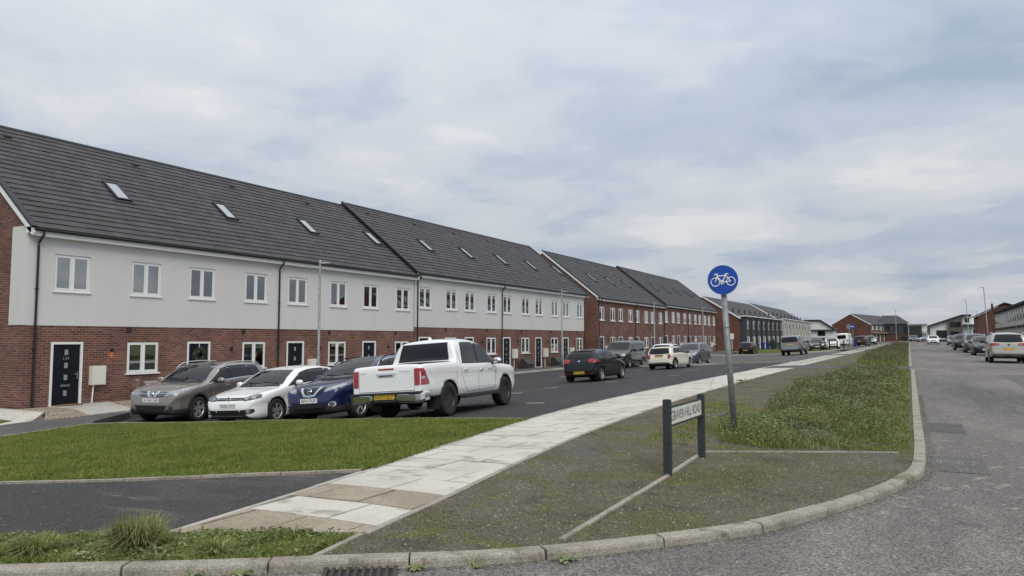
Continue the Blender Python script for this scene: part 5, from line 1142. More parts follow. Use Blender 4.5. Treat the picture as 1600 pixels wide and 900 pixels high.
wheelie(-21.9, 121, 'bin_blue', 'blue wheelie bin, left of the row by the grey-bay terrace'); wheelie(-21.2, 121.4, 'bin_blue', 'blue wheelie bin, second from the left of the row'); wheelie(-20.3, 122, 'bin_green', 'green wheelie bin, third in the row by the terrace'); wheelie(-19.5, 122.4, 'bin_green', 'green wheelie bin, right end of the row by the terrace')
wheelie(-8.9, 124, 'bin_blue', 'blue wheelie bin beside the white van'); wheelie(-7.3, 131, 'bin_green', 'green wheelie bin beside the dark brown crossover')
# walking figure in dark clothes, seen beside the sign pole
me = bpy.data.meshes.new('person'); J = [(0, 0, .72), (0, 0, .9), (0, .01, 1.08), (0, .02, 1.16), (0, .03, 1.25), (0, .035, 1.36), (.07, 0, .68), (.09, .14, .38), (.09, .10, .05), (.09, .2, .03), (-.07, 0, .68), (-.08, -.08, .38), (-.08, -.25, .1), (-.08, -.17, .03), (.15, .02, 1.06), (.19, -.08, .86), (.17, .03, .68), (-.15, .02, 1.06), (-.19, .1, .86), (-.17, .2, .70)]
E_ = [(0, 1), (1, 2), (2, 3), (3, 4), (4, 5), (0, 6), (6, 7), (7, 8), (8, 9), (0, 10), (10, 11), (11, 12), (12, 13), (2, 14), (14, 15), (15, 16), (2, 17), (17, 18), (18, 19)]
me.from_pydata(J, E_, []); rad = [.11, .11, .12, .05, .085, .075, .085, .06, .045, .04, .085, .06, .045, .04, .06, .045, .035, .06, .045, .035]
pm_ = bpy.data.materials.new('dark_clothes'); pm_.use_nodes = True; t = pm_.node_tree; pb_ = t.nodes['Principled BSDF']; pb_.inputs['Roughness'].default_value = .9
tcn = t.nodes.new('ShaderNodeTexCoord'); sx = t.nodes.new('ShaderNodeSeparateXYZ'); t.links.new(tcn.outputs['Object'], sx.inputs[0]); gt = t.nodes.new('ShaderNodeMath'); gt.operation = 'GREATER_THAN'; gt.inputs[1].default_value = 1.2; t.links.new(sx.outputs[2], gt.inputs[0])
mxn = t.nodes.new('ShaderNodeMix'); mxn.data_type = 'RGBA'; mxn.inputs['A'].default_value = (.012, .012, .014, 1); mxn.inputs['B'].default_value = (.05, .03, .022, 1); t.links.new(gt.outputs[0], mxn.inputs['Factor']); t.links.new(mxn.outputs['Result'], pb_.inputs['Base Color'])
po = link('person', me, pm_); po.location = (-19.6, 86.5, base(-19.6, 86.5)+.07); po.rotation_euler = (0, 0, R(-60)); md = po.modifiers.new('skin', 'SKIN'); po.modifiers.new('sub', 'SUBSURF').render_levels = 1
for v, r_ in zip(me.skin_vertices[0].data, rad): v.radius = (r_, r_)
me.skin_vertices[0].data[0].use_root = True; tag(po, 'person in dark clothes walking past the brick gable beyond the sign pole', 'person')


# ------------------------------------------------------------------ far buildings
def far_house(name, loc, rz, W, he, rh, depth, style, label, group, first=False, last=False, flip=False):
    rt = tag(empty(name, loc, rz), label, 'house', group); key = (style, W, he, rh, depth); hd = depth/2
    bk = 'brick_far'
    cpart('wall', key, lambda: MB().box(-depth, 0, 0, W, -.8, he).prism([(-depth, he), (0, he), (-hd, rh-.12)], lambda a, b: (a, 0.0, b), lambda a, b: (a, W, b)), bk, rt)
    cpart('roof', key, lambda: MB().prism([(.3, he-.1), (-hd, rh), (-depth-.3, he-.1), (-depth-.3, he-.26), (-hd, rh-.16), (.3, he-.26)], lambda a, b: (a, -.0, b), lambda a, b: (a, W, b)), 'roof_plain', rt)
    mbw = lambda y0, y1, z0, z1, x=0.: MB().box(x, x+.05, y0, y1, z0, z1)
    def win(y0, y1, z0, z1, x):
        o = cpart('window', key+(y0, z0), lambda: mbw(y0, y1, z0, z1, x), 'upvc', rt); m_ = (y0+y1)/2
        for k, (a, b) in enumerate(((y0+.08, m_-.04), (m_+.04, y1-.08))): cpart('pane', key+(y0, z0, k), lambda: MB().box(x+.05, x+.058, a, b, z0+.08, z1-.08), 'car_glass', o)
    if style in ('grey', 'white'):
        bm_ = {'grey': 'cladding_grey', 'white': 'pale_bay'}[style]
        cpart('bay', key, lambda: MB().box(.0, 1.0, 1.0, 3.1, -.5, he+.1), bm_, rt)
        cpart('bay_canopy', key, lambda: MB().box(-.3, 1.25, .8, 3.3, he+.1, he+.28), 'upvc', rt); cpart('canopy_top', key, lambda: MB().box(-.32, 1.28, .77, 3.33, he+.285, he+.37), 'roof_dark', rt)
        win(1.5, 2.6, he-1.9, he-.6, 1.0); win(1.3, 2.1, .9, 2.2, 1.0); cpart('door', key, lambda: MB().box(1.0, 1.05, 2.25, 3.0, .0, 2.1), 'upvc', rt)
        win(3.7, W-.15, he-1.8, he-.6, 0.); cpart('side_door', key, lambda: MB().box(0, .05, 3.65, W-.1, 0, 2.1), 'upvc', rt)
        cpart('flue', key, lambda: MB().box(-1.4, -1.22, 1.75, 1.98, he+.6, he+1.5), 'roof_dark', rt)
    elif style == 'cream':
        for k, y0_ in enumerate((.12, 2.57)):
            cpart('bay', key+(k,), lambda: MB().box(.0, .55, y0_, y0_+2.05, -.5, he-.22), 'brick_dark', rt)
            cpart('bay_panel', key+(k,), lambda: MB().box(.551, .62, y0_-.02, y0_+2.07, 2.55, he-.22), 'cream_panel', rt); cpart('lower_panel', key+(k,), lambda: MB().box(.551, .62, y0_-.02, y0_+2.07, -.5, 2.4), 'cream_panel', rt)
            win(y0_+.55, y0_+1.5, he-1.75, he-.5, .62); win(y0_+.55, y0_+1.5, .8, 2.0, .62)
        cpart('storey_band', key, lambda: MB().box(.0, 1.0, .0, W, 2.41, 2.54), 'timber_dark', rt); cpart('eave_board', key, lambda: MB().box(.0, 1.2, 0, W, he-.2, he-.06).prism([(.3, he-.055), (1.25, he-.055), (.3, he+.02)], lambda p, q: (p, 0, q), lambda p, q: (p, W, q)), 'timber_dark', rt)
        for k in range(2): cpart('solar_panel', key+(k,), lambda: MB().add([(-.6, .4+k*2.1, he+.52), (-.6, 2.3+k*2.1, he+.52), (-3.6, 2.3+k*2.1, he+.52+3*(rh-he)/hd), (-3.6, .4+k*2.1, he+.52+3*(rh-he)/hd), (-.6, .4+k*2.1, he+.44), (-.6, 2.3+k*2.1, he+.44), (-3.6, 2.3+k*2.1, he+.44+3*(rh-he)/hd), (-3.6, .4+k*2.1, he+.44+3*(rh-he)/hd)], [(0, 1, 2, 3), (4, 5, 6, 7), (0, 1, 5, 4), (1, 2, 6, 5), (2, 3, 7, 6), (3, 0, 4, 7)]), 'solar', rt)
    else:
        win(.7, 1.9, he-1.7, he-.45, 0.); win(2.9, 4.1, he-1.7, he-.45, 0.)
        cpart('panel', key, lambda: MB().box(0, .04, 1.95, 2.85, he-1.7, he-.45), 'white_wall', rt)
        win(2.9, 4.0, .9, 2.1, 0.); cpart('door', key, lambda: MB().box(0, .05, .9, 1.8, 0, 2.1), 'upvc', rt)
        cpart('porch', key, lambda: MB().box(0, .9, .5, 4.2, 2.4, 2.5), 'white_wall', rt)
    if first or last:
        yy = 0 if first else W; s_ = -1 if first else 1
        for k, xe in enumerate((.3, -depth-.3)):
            mb = MB(); p0, p1 = (xe, he-.12), (-hd, rh); y1, y2 = yy+s_*.02, yy+s_*.12
            mb.add([(p0[0], y1, p0[1]-.24), (p1[0], y1, p1[1]-.24), (p1[0], y1, p1[1]), (p0[0], y1, p0[1]), (p0[0], y2, p0[1]-.24), (p1[0], y2, p1[1]-.24), (p1[0], y2, p1[1]), (p0[0], y2, p0[1])], [(0, 1, 2, 3), (4, 5, 6, 7), (0, 1, 5, 4), (2, 3, 7, 6), (0, 3, 7, 4), (1, 2, 6, 5)]); mb.build('bargeboard', 'upvc', rt)
    return rt
NTH = ['first', 'second', 'third', 'fourth', 'fifth', 'sixth', 'seventh', 'eighth', 'ninth', 'tenth', 'eleventh', 'twelfth', 'thirteenth', 'fourteenth']
for i in range(8): far_house('terraced_house', (-25.3, 120+i*4.62, -.12+i*.02), 0, 4.62, 5.25, 8.8, 11.6, 'grey', f'{NTH[i]} house of the terrace with dark grey bays, from its brick gable', 'terrace with dark grey bays', i == 0)
for i in range(9): far_house('terraced_house', (-25.3, 157.3+i*4.9, .25), 0, 4.9, 5.35, 8.9, 11.6, 'white', f'{NTH[i]} house of the far terrace with white bays, nearest first', 'terrace with white bays', i == 0)
g5 = tag(empty('gable_meter_box', (-26.1, 119.9, 1.2)), 'white meter box on the brick gable beside the sign pole', 'meter box'); MB().box(-.6, .0, -.12, .08, .4, 1.3).build('case', 'meter', g5); MB().tube([(-.3, -.05, .4), (-.3, -.05, -1.2)], .05, 6).build('pipe', 'upvc', g5)
a6 = math.atan2(5.85, 28)
for i in range(7):
    p = Vector((-12.45, 230, .95))+Matrix.Rotation(-a6, 3, 'Z')@Vector((0, i*4.3, 0)); far_house('terraced_house', p, -a6, 4.3, 4.95, 8.0, 10.4, 'plain', f'{NTH[i]} house of the far brick row at the end of the path', 'far brick row', i == 0, i == 6)
for i in range(10): far_house('terraced_house', (9.7, 122-i*4.9, .5), math.pi, 4.9, 4.75, 7.9, 11, 'cream', f'{NTH[i]} house of the right-hand row with cream bays, counting from its far end', 'right-hand terrace with cream bays')
def building(name, label, loc, rz=0): return tag(empty(name, loc, rz), label, 'house' if 'house' in name else 'building')
def bwin(parent, x0, x1, z0, z1, y, fm='timber_dark'):     # window in a wall facing -y
    o = MB().box(x0, x1, y-.06, y, z0, z1).build('window', fm, parent)
    n = max(1, int((x1-x0)/.9)); w = (x1-x0)/n
    for k in range(n): MB().box(x0+k*w+.05, x0+(k+1)*w-.05, y-.07, y-.061, z0+.06, z1-.06).build('pane', 'car_glass', o)
# brick end house right of the road
b = building('brick_house', 'brick end house with lopsided gable behind the cream-bay terrace', (8.8, 152, .75))
MB().prism([(0, -1), (9, -1), (9, 5.2), (3.9, 6.9), (0, 4.9)], lambda a, q: (a, 0, q), lambda a, q: (a, 12, q)).build('wall', 'brick_far', b); MB().prism([(-.5, 4.75), (3.9, 7.0), (9.3, 5.2), (9.3, 5.4), (3.9, 7.2), (-.5, 4.95)], lambda a, q: (a, -.3, q), lambda a, q: (a, 12.2, q)).build('roof', 'roof_dark', b); MB().box(2.2, 2.5, 3, 3.3, 5.9, 7.1).build('flue', 'ink', b)
# white house with mono-pitch roof and stone front
b = building('modern_house', 'modern white house with rising black roof and dark stone front at the road end', (1.9, 196, .95))
MB().prism([(0, -1), (6.6, -1), (6.6, 5.9), (0, 3.6)], lambda a, q: (a, 0, q), lambda a, q: (a, 9, q)).build('wall', 'white_wall', b); MB().prism([(-.4, 3.5), (6.4, 5.95), (8.2, 5.95), (8.2, 6.25), (6.3, 6.25), (-.4, 3.85)], lambda a, q: (a, -.8, q), lambda a, q: (a, 9.3, q)).build('roof', 'timber_dark', b)
MB().box(6.602, 8.0, 0, 8, -1, 5.94).build('tower_wall', 'white_wall', b); MB().prism([(3.5, -1), (6.3, -1), (6.3, 5.8), (3.5, 4.8)], lambda a, q: (a, -.7, q), lambda a, q: (a, .01, q)).build('stone_front', 'stone', b); MB().box(8.01, 11, -.4, 7, -1, 3.6).build('side_wing', 'white_wall', b); MB().box(6.5, 11.3, -1.2, 7.3, 3.61, 4.0).build('wing_roof', 'timber_dark', b); MB().box(11.0, 11.25, -1.2, 0, -1, 3.6).build('wing_pier', 'timber_dark', b); MB().box(-.4, -.15, -.8, .4, -1, 3.5).build('pier', 'timber_dark', b); MB().box(-.1, 3.4, -.5, -.01, .3, .6).build('plinth_band', 'timber_dark', b)
bwin(b, 1.2, 3.3, .9, 2.7, 0); bwin(b, 3.9, 6.0, 3.4, 4.6, -.7); bwin(b, 8.4, 10.7, .8, 2.8, -.4); bwin(b, 6.9, 7.7, 4.5, 5.4, 0); bwin(b, 4.0, 5.6, .2, 2.4, -.7)
# shed
b = building('shed_building', 'large pale shed with a dark open front at the end of the road', (-3.0, 226, 1.1))
MB().box(0, 4.4, .5, 14, -1, 4.5).build('wall', 'white_wall', b); MB().box(-.2, 4.6, -.2, 14.2, 4.51, 4.8).build('roof', 'white_wall', b); MB().box(.2, 3.2, .3, .49, -1, 4.1).build('door_panel', 'timber_dark', b); MB().box(.9, 1.0, .2, .29, -1, 4.1).build('door_mullion', 'cladding_grey', b)
# grey houses behind the brick row
b = building('grey_house', 'dark grey clad house with hipped roof behind the far brick row', (-10.5, 244, 1.1))
MB().box(0, 7.6, 0, 8, 2.0, 5.0).build('upper_wall', 'cladding_grey', b); MB().box(.1, 7.5, .1, 7.9, -1, 1.99).build('lower_wall', 'brick_far', b); MB().add([(-.4, -.4, 5.0), (8, -.4, 5.0), (8, 8.4, 5.0), (-.4, 8.4, 5.0), (.2, 4, 7.6), (4.4, 4, 7.6)], [(0, 1, 5, 4), (1, 2, 5), (2, 3, 4, 5), (3, 0, 4), (3, 2, 1, 0)]).build('roof', 'roof_plain', b)
bwin(b, 1.5, 2.5, 2.9, 4.4, 0); bwin(b, 3.7, 4.8, 2.9, 4.4, 0); bwin(b, 6, 7.2, 2.2, 4.2, 0)
b = building('small_house', 'small far house with grey roof between the shed and the stone-fronted house', (1.6, 250, 1.1))
MB().box(0, 3, 0, 6, -1, 2.6).build('wall', 'white_wall', b); MB().prism([(-.2, 2.6), (6.2, 2.6), (3, 4.6)], lambda a, q: (-.3, a, q), lambda a, q: (3.3, a, q)).build('roof', 'roof_plain', b); bwin(b, .5, 1.3, 0, 1.8, 0)
# white house with solar roof
b = building('solar_house', 'white house with solar panels on its sloping roof left of the brick gable', (-27.6, 216, .9))
MB().box(0, 7.0, 0, 8, 1.1, 3.2).prism([(0, 3.2), (7, 3.2), (3.5, 5.6), (0, 5.6)], lambda a, q: (a, 0, q), lambda a, q: (a, 8, q)).build('wall', 'white_wall', b); MB().box(.05, 6.95, -.02, 7.9, -1, 1.09).build('plinth', 'cladding_grey', b)
MB().prism([(-.4, 5.7), (3.6, 5.7), (7.4, 3.1), (7.4, 3.35), (3.6, 6.0), (-.4, 6.0)], lambda a, q: (a, -.5, q), lambda a, q: (a, 8.3, q)).build('roof', 'timber_dark', b); MB().box(.3, 7.4, -.7, -.02, 3.0, 3.3).build('canopy', 'timber_dark', b)
MB().add([(3.8, .2, 5.9), (6.8, .2, 3.85), (6.8, 7, 3.85), (3.8, 7, 5.9), (3.8, .2, 5.98), (6.8, .2, 3.93), (6.8, 7, 3.93), (3.8, 7, 5.98)], [(0, 1, 2, 3), (4, 5, 6, 7), (0, 1, 5, 4), (1, 2, 6, 5), (2, 3, 7, 6), (3, 0, 4, 7)]).build('solar_panel', 'solar', b); bwin(b, 3.0, 4.9, 1.6, 2.9, 0)
b = building('distant_house', 'low white far house seen between the brick end house and the white house', (9.6, 232, 1.1)); MB().box(0, 5, 0, 7, -1, 4.2).build('wall', 'white_wall', b); MB().box(-.2, 5.2, -.2, 7.2, 4.21, 4.5).build('roof', 'timber_dark', b); bwin(b, .6, 2, .8, 2.2, 0); bwin(b, 2.6, 4, 2.6, 3.8, 0)


# ------------------------------------------------------------------ grass, weeds, stones
def veg(name, c1, c2, isl=.35, rough=.7):
    m = mat(name, c1, rough, color2=c2, noise_scale=1.3, isl=isl, coords='Object', spec=.25); return m
veg('lawn_blade', (.105, .15, .025), (.19, .215, .042), .45); veg('rough_blade', (.14, .185, .04), (.25, .26, .085), .5); veg('dry_blade', (.33, .28, .15), (.22, .19, .09), .4); veg('weed_leaf', (.125, .165, .055), (.215, .235, .11), .5); veg('weed_dark', (.075, .105, .055), (.13, .15, .075), .4); mat('stalk', (.12, .085, .055), .9); mat('pebble', (.26, .245, .21), .9, isl=.6); mat('bush_leaf', (.03, .05, .022), .7, isl=.5)
def inpoly(P, poly):
    x, y = P[:, 0], P[:, 1]; ins = np.zeros(len(P), bool); n = len(poly); j = n-1
    for i in range(n):
        xi, yi = poly[i]; xj, yj = poly[j]
        c = ((yi > y) != (yj > y)) & (x < (xj-xi)*(y-yi)/((yj-yi)+1e-12)+xi); ins ^= c; j = i
    return ins
def vlat(s):
    t = np.clip((s-4.5)/12.5, 0, 1); return t*t*(3-2*t)*.5+t*.5
def vbase(P): return .005*np.clip(P[:, 1], 0, 300)-.65*vlat(-P[:, 0])
def scatter(poly, n, dens=None):
    lo = np.min(poly, 0); hi = np.max(poly, 0); out = np.zeros((0, 2))
    for _ in range(40):
        P = rng.uniform(lo, hi, (n*2, 2)); k = inpoly(P, poly)
        if dens is not None: k &= rng.uniform(0, 1, len(P)) < dens(P)
        out = np.r_[out, P[k]]
        if len(out) >= n: break
    return out[:n]
def clump(P, s=1.0, seed=0):    # cheap smooth noise 0..1
    r = np.random.default_rng(seed); v = np.zeros(len(P))
    for f in (.7, 1.3, 2.4, 4.1):
        a, b, c, d = r.uniform(0, 6.28, 4); v += np.sin(P[:, 0]*f*s*1.9+a+np.sin(P[:, 1]*f*s+b))*np.cos(P[:, 1]*f*s*1.7+c+np.sin(P[:, 0]*f*s*1.1+d))/f**.4
    return np.clip(.5+v*.28, 0, 1)
def blades(name, P, off, h, w, m, lean=.5, parent=None, seg=2):
    n = len(P); z = vbase(P)+off; a = rng.uniform(0, 2*np.pi, n); ld = rng.uniform(0, 2*np.pi, n); ll = np.abs(rng.normal(0, lean, n))*h
    dx, dy = np.cos(a)*w/2, np.sin(a)*w/2; lx, ly = np.cos(ld)*ll, np.sin(ld)*ll; B = np.c_[P, z]
    if seg == 1:
        V = np.stack([B-np.c_[dx, dy, 0*dx], B+np.c_[dx, dy, 0*dx], B+np.c_[lx, ly, h]], 1).reshape(-1, 3); T = np.arange(n*3).reshape(-1, 3)
    else:
        mid = B+np.c_[lx*.3, ly*.3, h*.58]; tip = B+np.c_[lx, ly, h*np.clip(1-(ll/h)**2*.25, .4, 1)]
        V = np.stack([B-np.c_[dx, dy, 0*dx], B+np.c_[dx, dy, 0*dx], mid+np.c_[dx, dy, 0*dx]*.8, mid-np.c_[dx, dy, 0*dx]*.8, tip], 1).reshape(-1, 3)
        o = np.arange(n)[:, None]*5; T = np.concatenate([o+[0, 1, 2], o+[0, 2, 3], o+[3, 2, 4]], 0)
    ob = fast_mesh(name, V, T, m, parent); return ob
def leaves(name, C, size, m, parent=None, flat=.5):
    n = len(C); a = rng.normal(0, 1, (n, 3)); a[:, 2] *= flat; a /= np.linalg.norm(a, axis=1)[:, None]; b = np.cross(a, rng.normal(0, 1, (n, 3))); b /= np.linalg.norm(b, axis=1)[:, None]
    s = size[:, None] if hasattr(size, '__len__') else size
    V = np.stack([C-a*s, C+b*s*.42, C+a*s, C-b*s*.42], 1).reshape(-1, 3); T = np.arange(n*4).reshape(-1, 4); return fast_mesh(name, V, T, m, parent)
def stuff(o, label): o['kind'] = 'stuff'; o['label'] = label; return o
# mown lawn
P = scatter(LAWN, 230000, lambda P: np.clip(9/np.hypot(P[:, 0], P[:, 1]), .3, 1)*(.75+.25*clump(P, 1.5, 3)))
stuff(blades('lawn_grass', P, .125, rng.uniform(.02, .05, len(P))*(.75+.5*clump(P, 1.2, 5)), rng.uniform(.006, .012, len(P)), 'lawn_blade', .7, seg=1), 'mown olive green grass of the lawn by the parked cars')
P = scatter([(-20.3, 9.3), (-22, 4), (-24, -3), (-29, -3), (-29, 9.5), (-22.5, 10.5), (-20.7, 10.5)], 25000); stuff(blades('side_grass', P, .075, rng.uniform(.02, .05, len(P)), .012, 'lawn_blade', .7, seg=1), 'small lawn patch at the left picture edge')
P = scatter([(-9.2, 90), (-12, 89), (-20, 93.5), (-21.5, 100), (-21, 121), (-8.5, 104)], 20000); stuff(blades('far_grass', P, .09, rng.uniform(.03, .07, len(P)), .03, 'lawn_blade', .7, seg=1), 'mown grass of the far lawn before the grey-bay terrace')
yy_ = rng.uniform(6.7, 12.2, 2600); P = np.c_[np.interp(yy_, PL[:, 1], PL[:, 0])+rng.normal(-.03, .03, 2600), yy_]; stuff(blades('lawn_fringe', P, .125, rng.uniform(.025, .07, 2600), .008, 'lawn_blade', .9), 'ragged grass fringe along the slabbed path')
# rough verge in front: moss, longer grass, broad leaves
P = scatter(VS, 52000, lambda P: .35+.65*clump(P, 2.2, 8)); stuff(blades('verge_grass', P, .11, rng.uniform(.015, .06, len(P))*(.5+1.1*clump(P, 2.2, 8)), rng.uniform(.003, .006, len(P)), 'rough_blade', .8), 'rough green grass on the strip behind the kerb')
P = scatter(VS, 6000, lambda P: clump(P, 3, 12)**2); stuff(leaves('verge_weeds', np.c_[P, vbase(P)+.12+rng.uniform(0, .05, len(P))], rng.uniform(.008, .024, len(P)), 'weed_leaf', flat=.3), 'low broad-leaved weeds on the strip behind the kerb')
def tussock(x, y, n, h, r, lab, dry=.3):
    o = tag(empty('grass_tussock', (x, y, base(x, y)+.11)), lab, 'grass tuft', 'grass tufts on the front verge')
    for nm, mm, k in (('blade_tuft', 'rough_blade', n), ('dry_blade_tuft', 'dry_blade', int(n*dry))):
        a = rng.uniform(0, 6.283, k); rr = r*.45*np.sqrt(rng.uniform(0, 1, k)); P0 = np.c_[rr*np.cos(a), rr*np.sin(a), 0*a]; hh = h*rng.uniform(.45, 1, k); out = rng.uniform(.1, 1, k)**1.5*r*1.15
        aa = a+rng.normal(0, .5, k); M1 = P0+np.c_[np.cos(aa)*out*.35, np.sin(aa)*out*.35, hh*.65]; T1 = P0+np.c_[np.cos(aa)*out, np.sin(aa)*out, hh*np.clip(1.05-out/r*.5, .3, 1)]
        w = np.c_[-np.sin(aa+.7), np.cos(aa+.7), 0*a]*.0032; V = np.stack([P0-w, P0+w, M1+w*.8, M1-w*.8, T1], 1).reshape(-1, 3); q = np.arange(k)[:, None]*5; T = np.concatenate([q+[0, 1, 2], q+[0, 2, 3], q+[3, 2, 4]], 0)
        ob = fast_mesh(nm, V, T, mm, o); ob['kind'] = 'stuff'
tussock(-4.88, 3.36, 520, .30, .27, 'tallest grass tussock on the front verge before the dark path', .6); tussock(-5.45, 2.98, 420, .17, .24, 'lower grass tuft left of the tall tussock'); tussock(-6.6, 2.55, 420, .16, .26, 'grass tuft at the left picture edge on the verge'); tussock(-4.3, 3.55, 260, .11, .2, 'small grass tuft right of the tall tussock', .1)
def stalk(x, y, h, lab, nb=7):
    o = tag(empty('dry_stalk', (x, y, base(x, y)+.11)), lab, 'dead stalk', 'dead stalks on the front verge'); r = random.Random(int(x*100)); mb = MB(); lean = Vector((r.uniform(-.3, .3), r.uniform(-.2, .2), 1))
    mb.tube([(0, 0, 0), lean*h*.5, lean*h+Vector((r.uniform(-.03, .03), 0, 0))], [.0035, .0028, .0015], 5); mb.build('stem', 'stalk', o)
    for k in range(nb):
        t = r.uniform(.25, .95); p = lean*h*t; d = Vector((r.uniform(-1, 1), r.uniform(-1, 1), r.uniform(.4, 1.2))).normalized()*h*r.uniform(.15, .4); MB().tube([p, p+d*.6, p+d+Vector((0, 0, .01))], [.002, .0015, .001], 4).build('twig', 'stalk', o)
stalk(-5.42, 3.2, .25, 'dead branching stalk left of the tall tussock'); stalk(-4.55, 3.4, .2, 'dead stalk just right of the tall tussock', 5); stalk(-4.02, 4.02, .12, 'short dead stalk at the end of the slabbed path', 3); stalk(-6.1, 2.9, .2, 'dead stalk near the left picture edge', 6); stalk(-4.93, 19.6, .5, 'thin bare stalk on the path edge beside the sign pole', 5); stalk(-3.6, 11.6, .4, 'bare stalk growing left of the sign pole foot', 6)
def rosette(x, y, r0, lab, zo=RZ):
    o = tag(empty('kerb_weed', (x, y, base(x, y)+zo)), lab, 'weed', 'small weeds along the kerb')
    for k in range(11):
        a = k*2.4+random.uniform(-.3, .3); l = r0*random.uniform(.6, 1.1); d = Vector((math.cos(a), math.sin(a), 0)); s_ = Vector((-d.y, d.x, 0)); w = l*.16; up = random.uniform(.15, .5)*l
        MB().add([(0, 0, .003), d*l*.4+s_*w+Vector((0, 0, up*.8)), d*l*.75+s_*w*1.1+Vector((0, 0, up)), d*l+Vector((0, 0, up*.6)), d*l*.75-s_*w*1.1+Vector((0, 0, up)), d*l*.4-s_*w+Vector((0, 0, up*.8))], [(0, 1, 5), (1, 2, 4, 5), (2, 3, 4)]).build('leaf', 'weed_leaf', o, fix=False)
rosette(-2.18, 4.70, .10, 'dandelion rosette at the kerb foot near the long edging strip'); rosette(-2.98, 4.06, .08, 'small weed at the kerb foot right of the grate'); rosette(-2.66, 4.28, .06, 'tiny weed at the kerb foot between grate and dandelion'); rosette(-4.15, 3.25, .10, 'leafy weed in the gutter at the lower left'); rosette(-3.9, 3.4, .09, 'leafy weed in the gutter just left of the grate'); rosette(-4.3, 3.5, .09, 'broad-leaved weed on the verge left of the grate', .115); rosette(-5.1, 3.05, .10, 'broad-leaved weed under the tall tussock', .115)
rosette(-5.08, 24.3, .28, 'dark leafy weed growing out of the path edge beyond the sign pole', .12); rosette(-4.96, 23.6, .2, 'low weed on the path edge just before the dark leafy one', .12)
# wild planting patch behind the kerb
WP = [(kx(10.7)-.05, 10.78), (-.9, 10.55), (-1.4, 10.3), (-1.9, 10.2), (-2.5, 10.5), (-2.75, 11.4), (-2.7, 12), (-2.75, 15), (-3.05, 20), (-3.2, 25), (-2.9, 30), (-2.7, 35.6), (kx(35.6)-.06, 35.6), (kx(25)-.06, 25), (kx(16)-.06, 16)]
def edgef(P): return np.clip((kx_arr(P[:, 1])-.05-P[:, 0])/.9, 0, 1)
def kx_arr(Y): return np.interp(Y, KS[60:, 1], KS[60:, 0])
hgt = lambda P: (.22+1.0*clump(P, 1.1, 21)**1.4)*(.5+.5*edgef(P))*(.8+.5*clump(P, .5, 23))
PATCH = lambda P: .06+.94*np.clip((clump(P, 1.5, 90)-.30)/.18+edgef(P)*-.2+.35*(P[:, 0] > -1.3), 0, 1)*(.12+.88*np.clip((P[:, 0]+3.15)/.9+.5*(clump(P, 2.5, 95)-.5), 0, 1))
P = scatter(WP, 120000, lambda P: np.clip(14/P[:, 1], .3, 1)*PATCH(P)); stuff(blades('wild_grass', P, .11, rng.uniform(.04, .2, len(P))*hgt(P)*1.2, rng.uniform(.003, .007, len(P))*np.clip(P[:, 1]/13, 1, 2.2), 'rough_blade', .55), 'long green grass of the planting bed behind the road kerb')
P = scatter(WP, 40000, lambda P: (.05+.95*clump(P, 1.1, 21)**1.5)*(.15+.85*edgef(P))*np.clip(14/P[:, 1], .35, 1)*PATCH(P)); H = .26*hgt(P); stuff(leaves('wild_weeds', np.c_[P, vbase(P)+.12+H*rng.uniform(.1, 1, len(P))**.7], rng.uniform(.007, .022, len(P))*np.clip(P[:, 1]/14, 1, 1.8), 'weed_leaf', flat=.6), 'bushy broad-leaved weeds of the planting bed')
P = scatter(WP, 14000, lambda P: clump(P, 1.6, 33)**3*edgef(P)); H = .30*hgt(P); stuff(leaves('dark_weeds', np.c_[P, vbase(P)+.12+H*rng.uniform(.3, 1, len(P))], rng.uniform(.012, .026, len(P)), 'weed_dark', flat=.6), 'darker weed clumps in the planting bed')
P = scatter(WP, 1100, lambda P: (P[:, 1] > 15)*edgef(P)); stuff(blades('seed_stalks', P, .12, rng.uniform(.22, .48, len(P)), .006, 'stalk', .15), 'brown seed stalks standing above the planting bed')
P = scatter([(-3.5, 10.2), (-2.3, 9.9), (-2.5, 14), (-3.6, 18), (-4.2, 16)], 9000, lambda P: clump(P, 2, 40)**2); stuff(blades('thin_grass', P, .11, rng.uniform(.02, .07, len(P)), .006, 'rough_blade', .8), 'thin grass creeping over the gravel by the sign pole')
WF = [(kx(39.8)-.06, 39.8), (-2.2, 39.8), (-3.1, 44), (-3.6, 60), (-3.9, 100), (-3.8, 145), (kx(145)-.06, 145), (kx(90)-.06, 90)]
P = scatter(WF, 60000, lambda P: np.clip(45/P[:, 1], .2, 1)); hh = .35+.65*clump(P, .35, 50); stuff(blades('far_wild_grass', P, .11, rng.uniform(.08, .34, len(P))*hh, rng.uniform(.010, .024, len(P)), 'rough_blade', .5), 'long grass of the farther planting bed along the road')
P = scatter(WF, 20000, lambda P: clump(P, .6, 51)*np.clip(50/P[:, 1], .2, 1)); stuff(leaves('far_wild_weeds', np.c_[P, vbase(P)+.12+rng.uniform(.05, .38, len(P))*clump(P, .35, 50)], rng.uniform(.02, .05, len(P)), 'weed_dark', flat=.6), 'dark weeds of the farther planting bed'); P = scatter(WF, 3000); stuff(blades('far_seed_stalks', P, .12, rng.uniform(.25, .6, len(P)), .014, 'stalk', .2), 'brown seed stalks of the farther planting bed')
P = scatter([(-18.2, 51.8), (-12, 52.4), (-8, 50), (-8, 50.6), (-12, 53.1), (-18.2, 52.4)], 3000, lambda P: clump(P, 1, 61)**2); stuff(blades('court_weeds', P, .05, rng.uniform(.03, .14, len(P)), .02, 'rough_blade', .7), 'weeds growing along the court kerb')
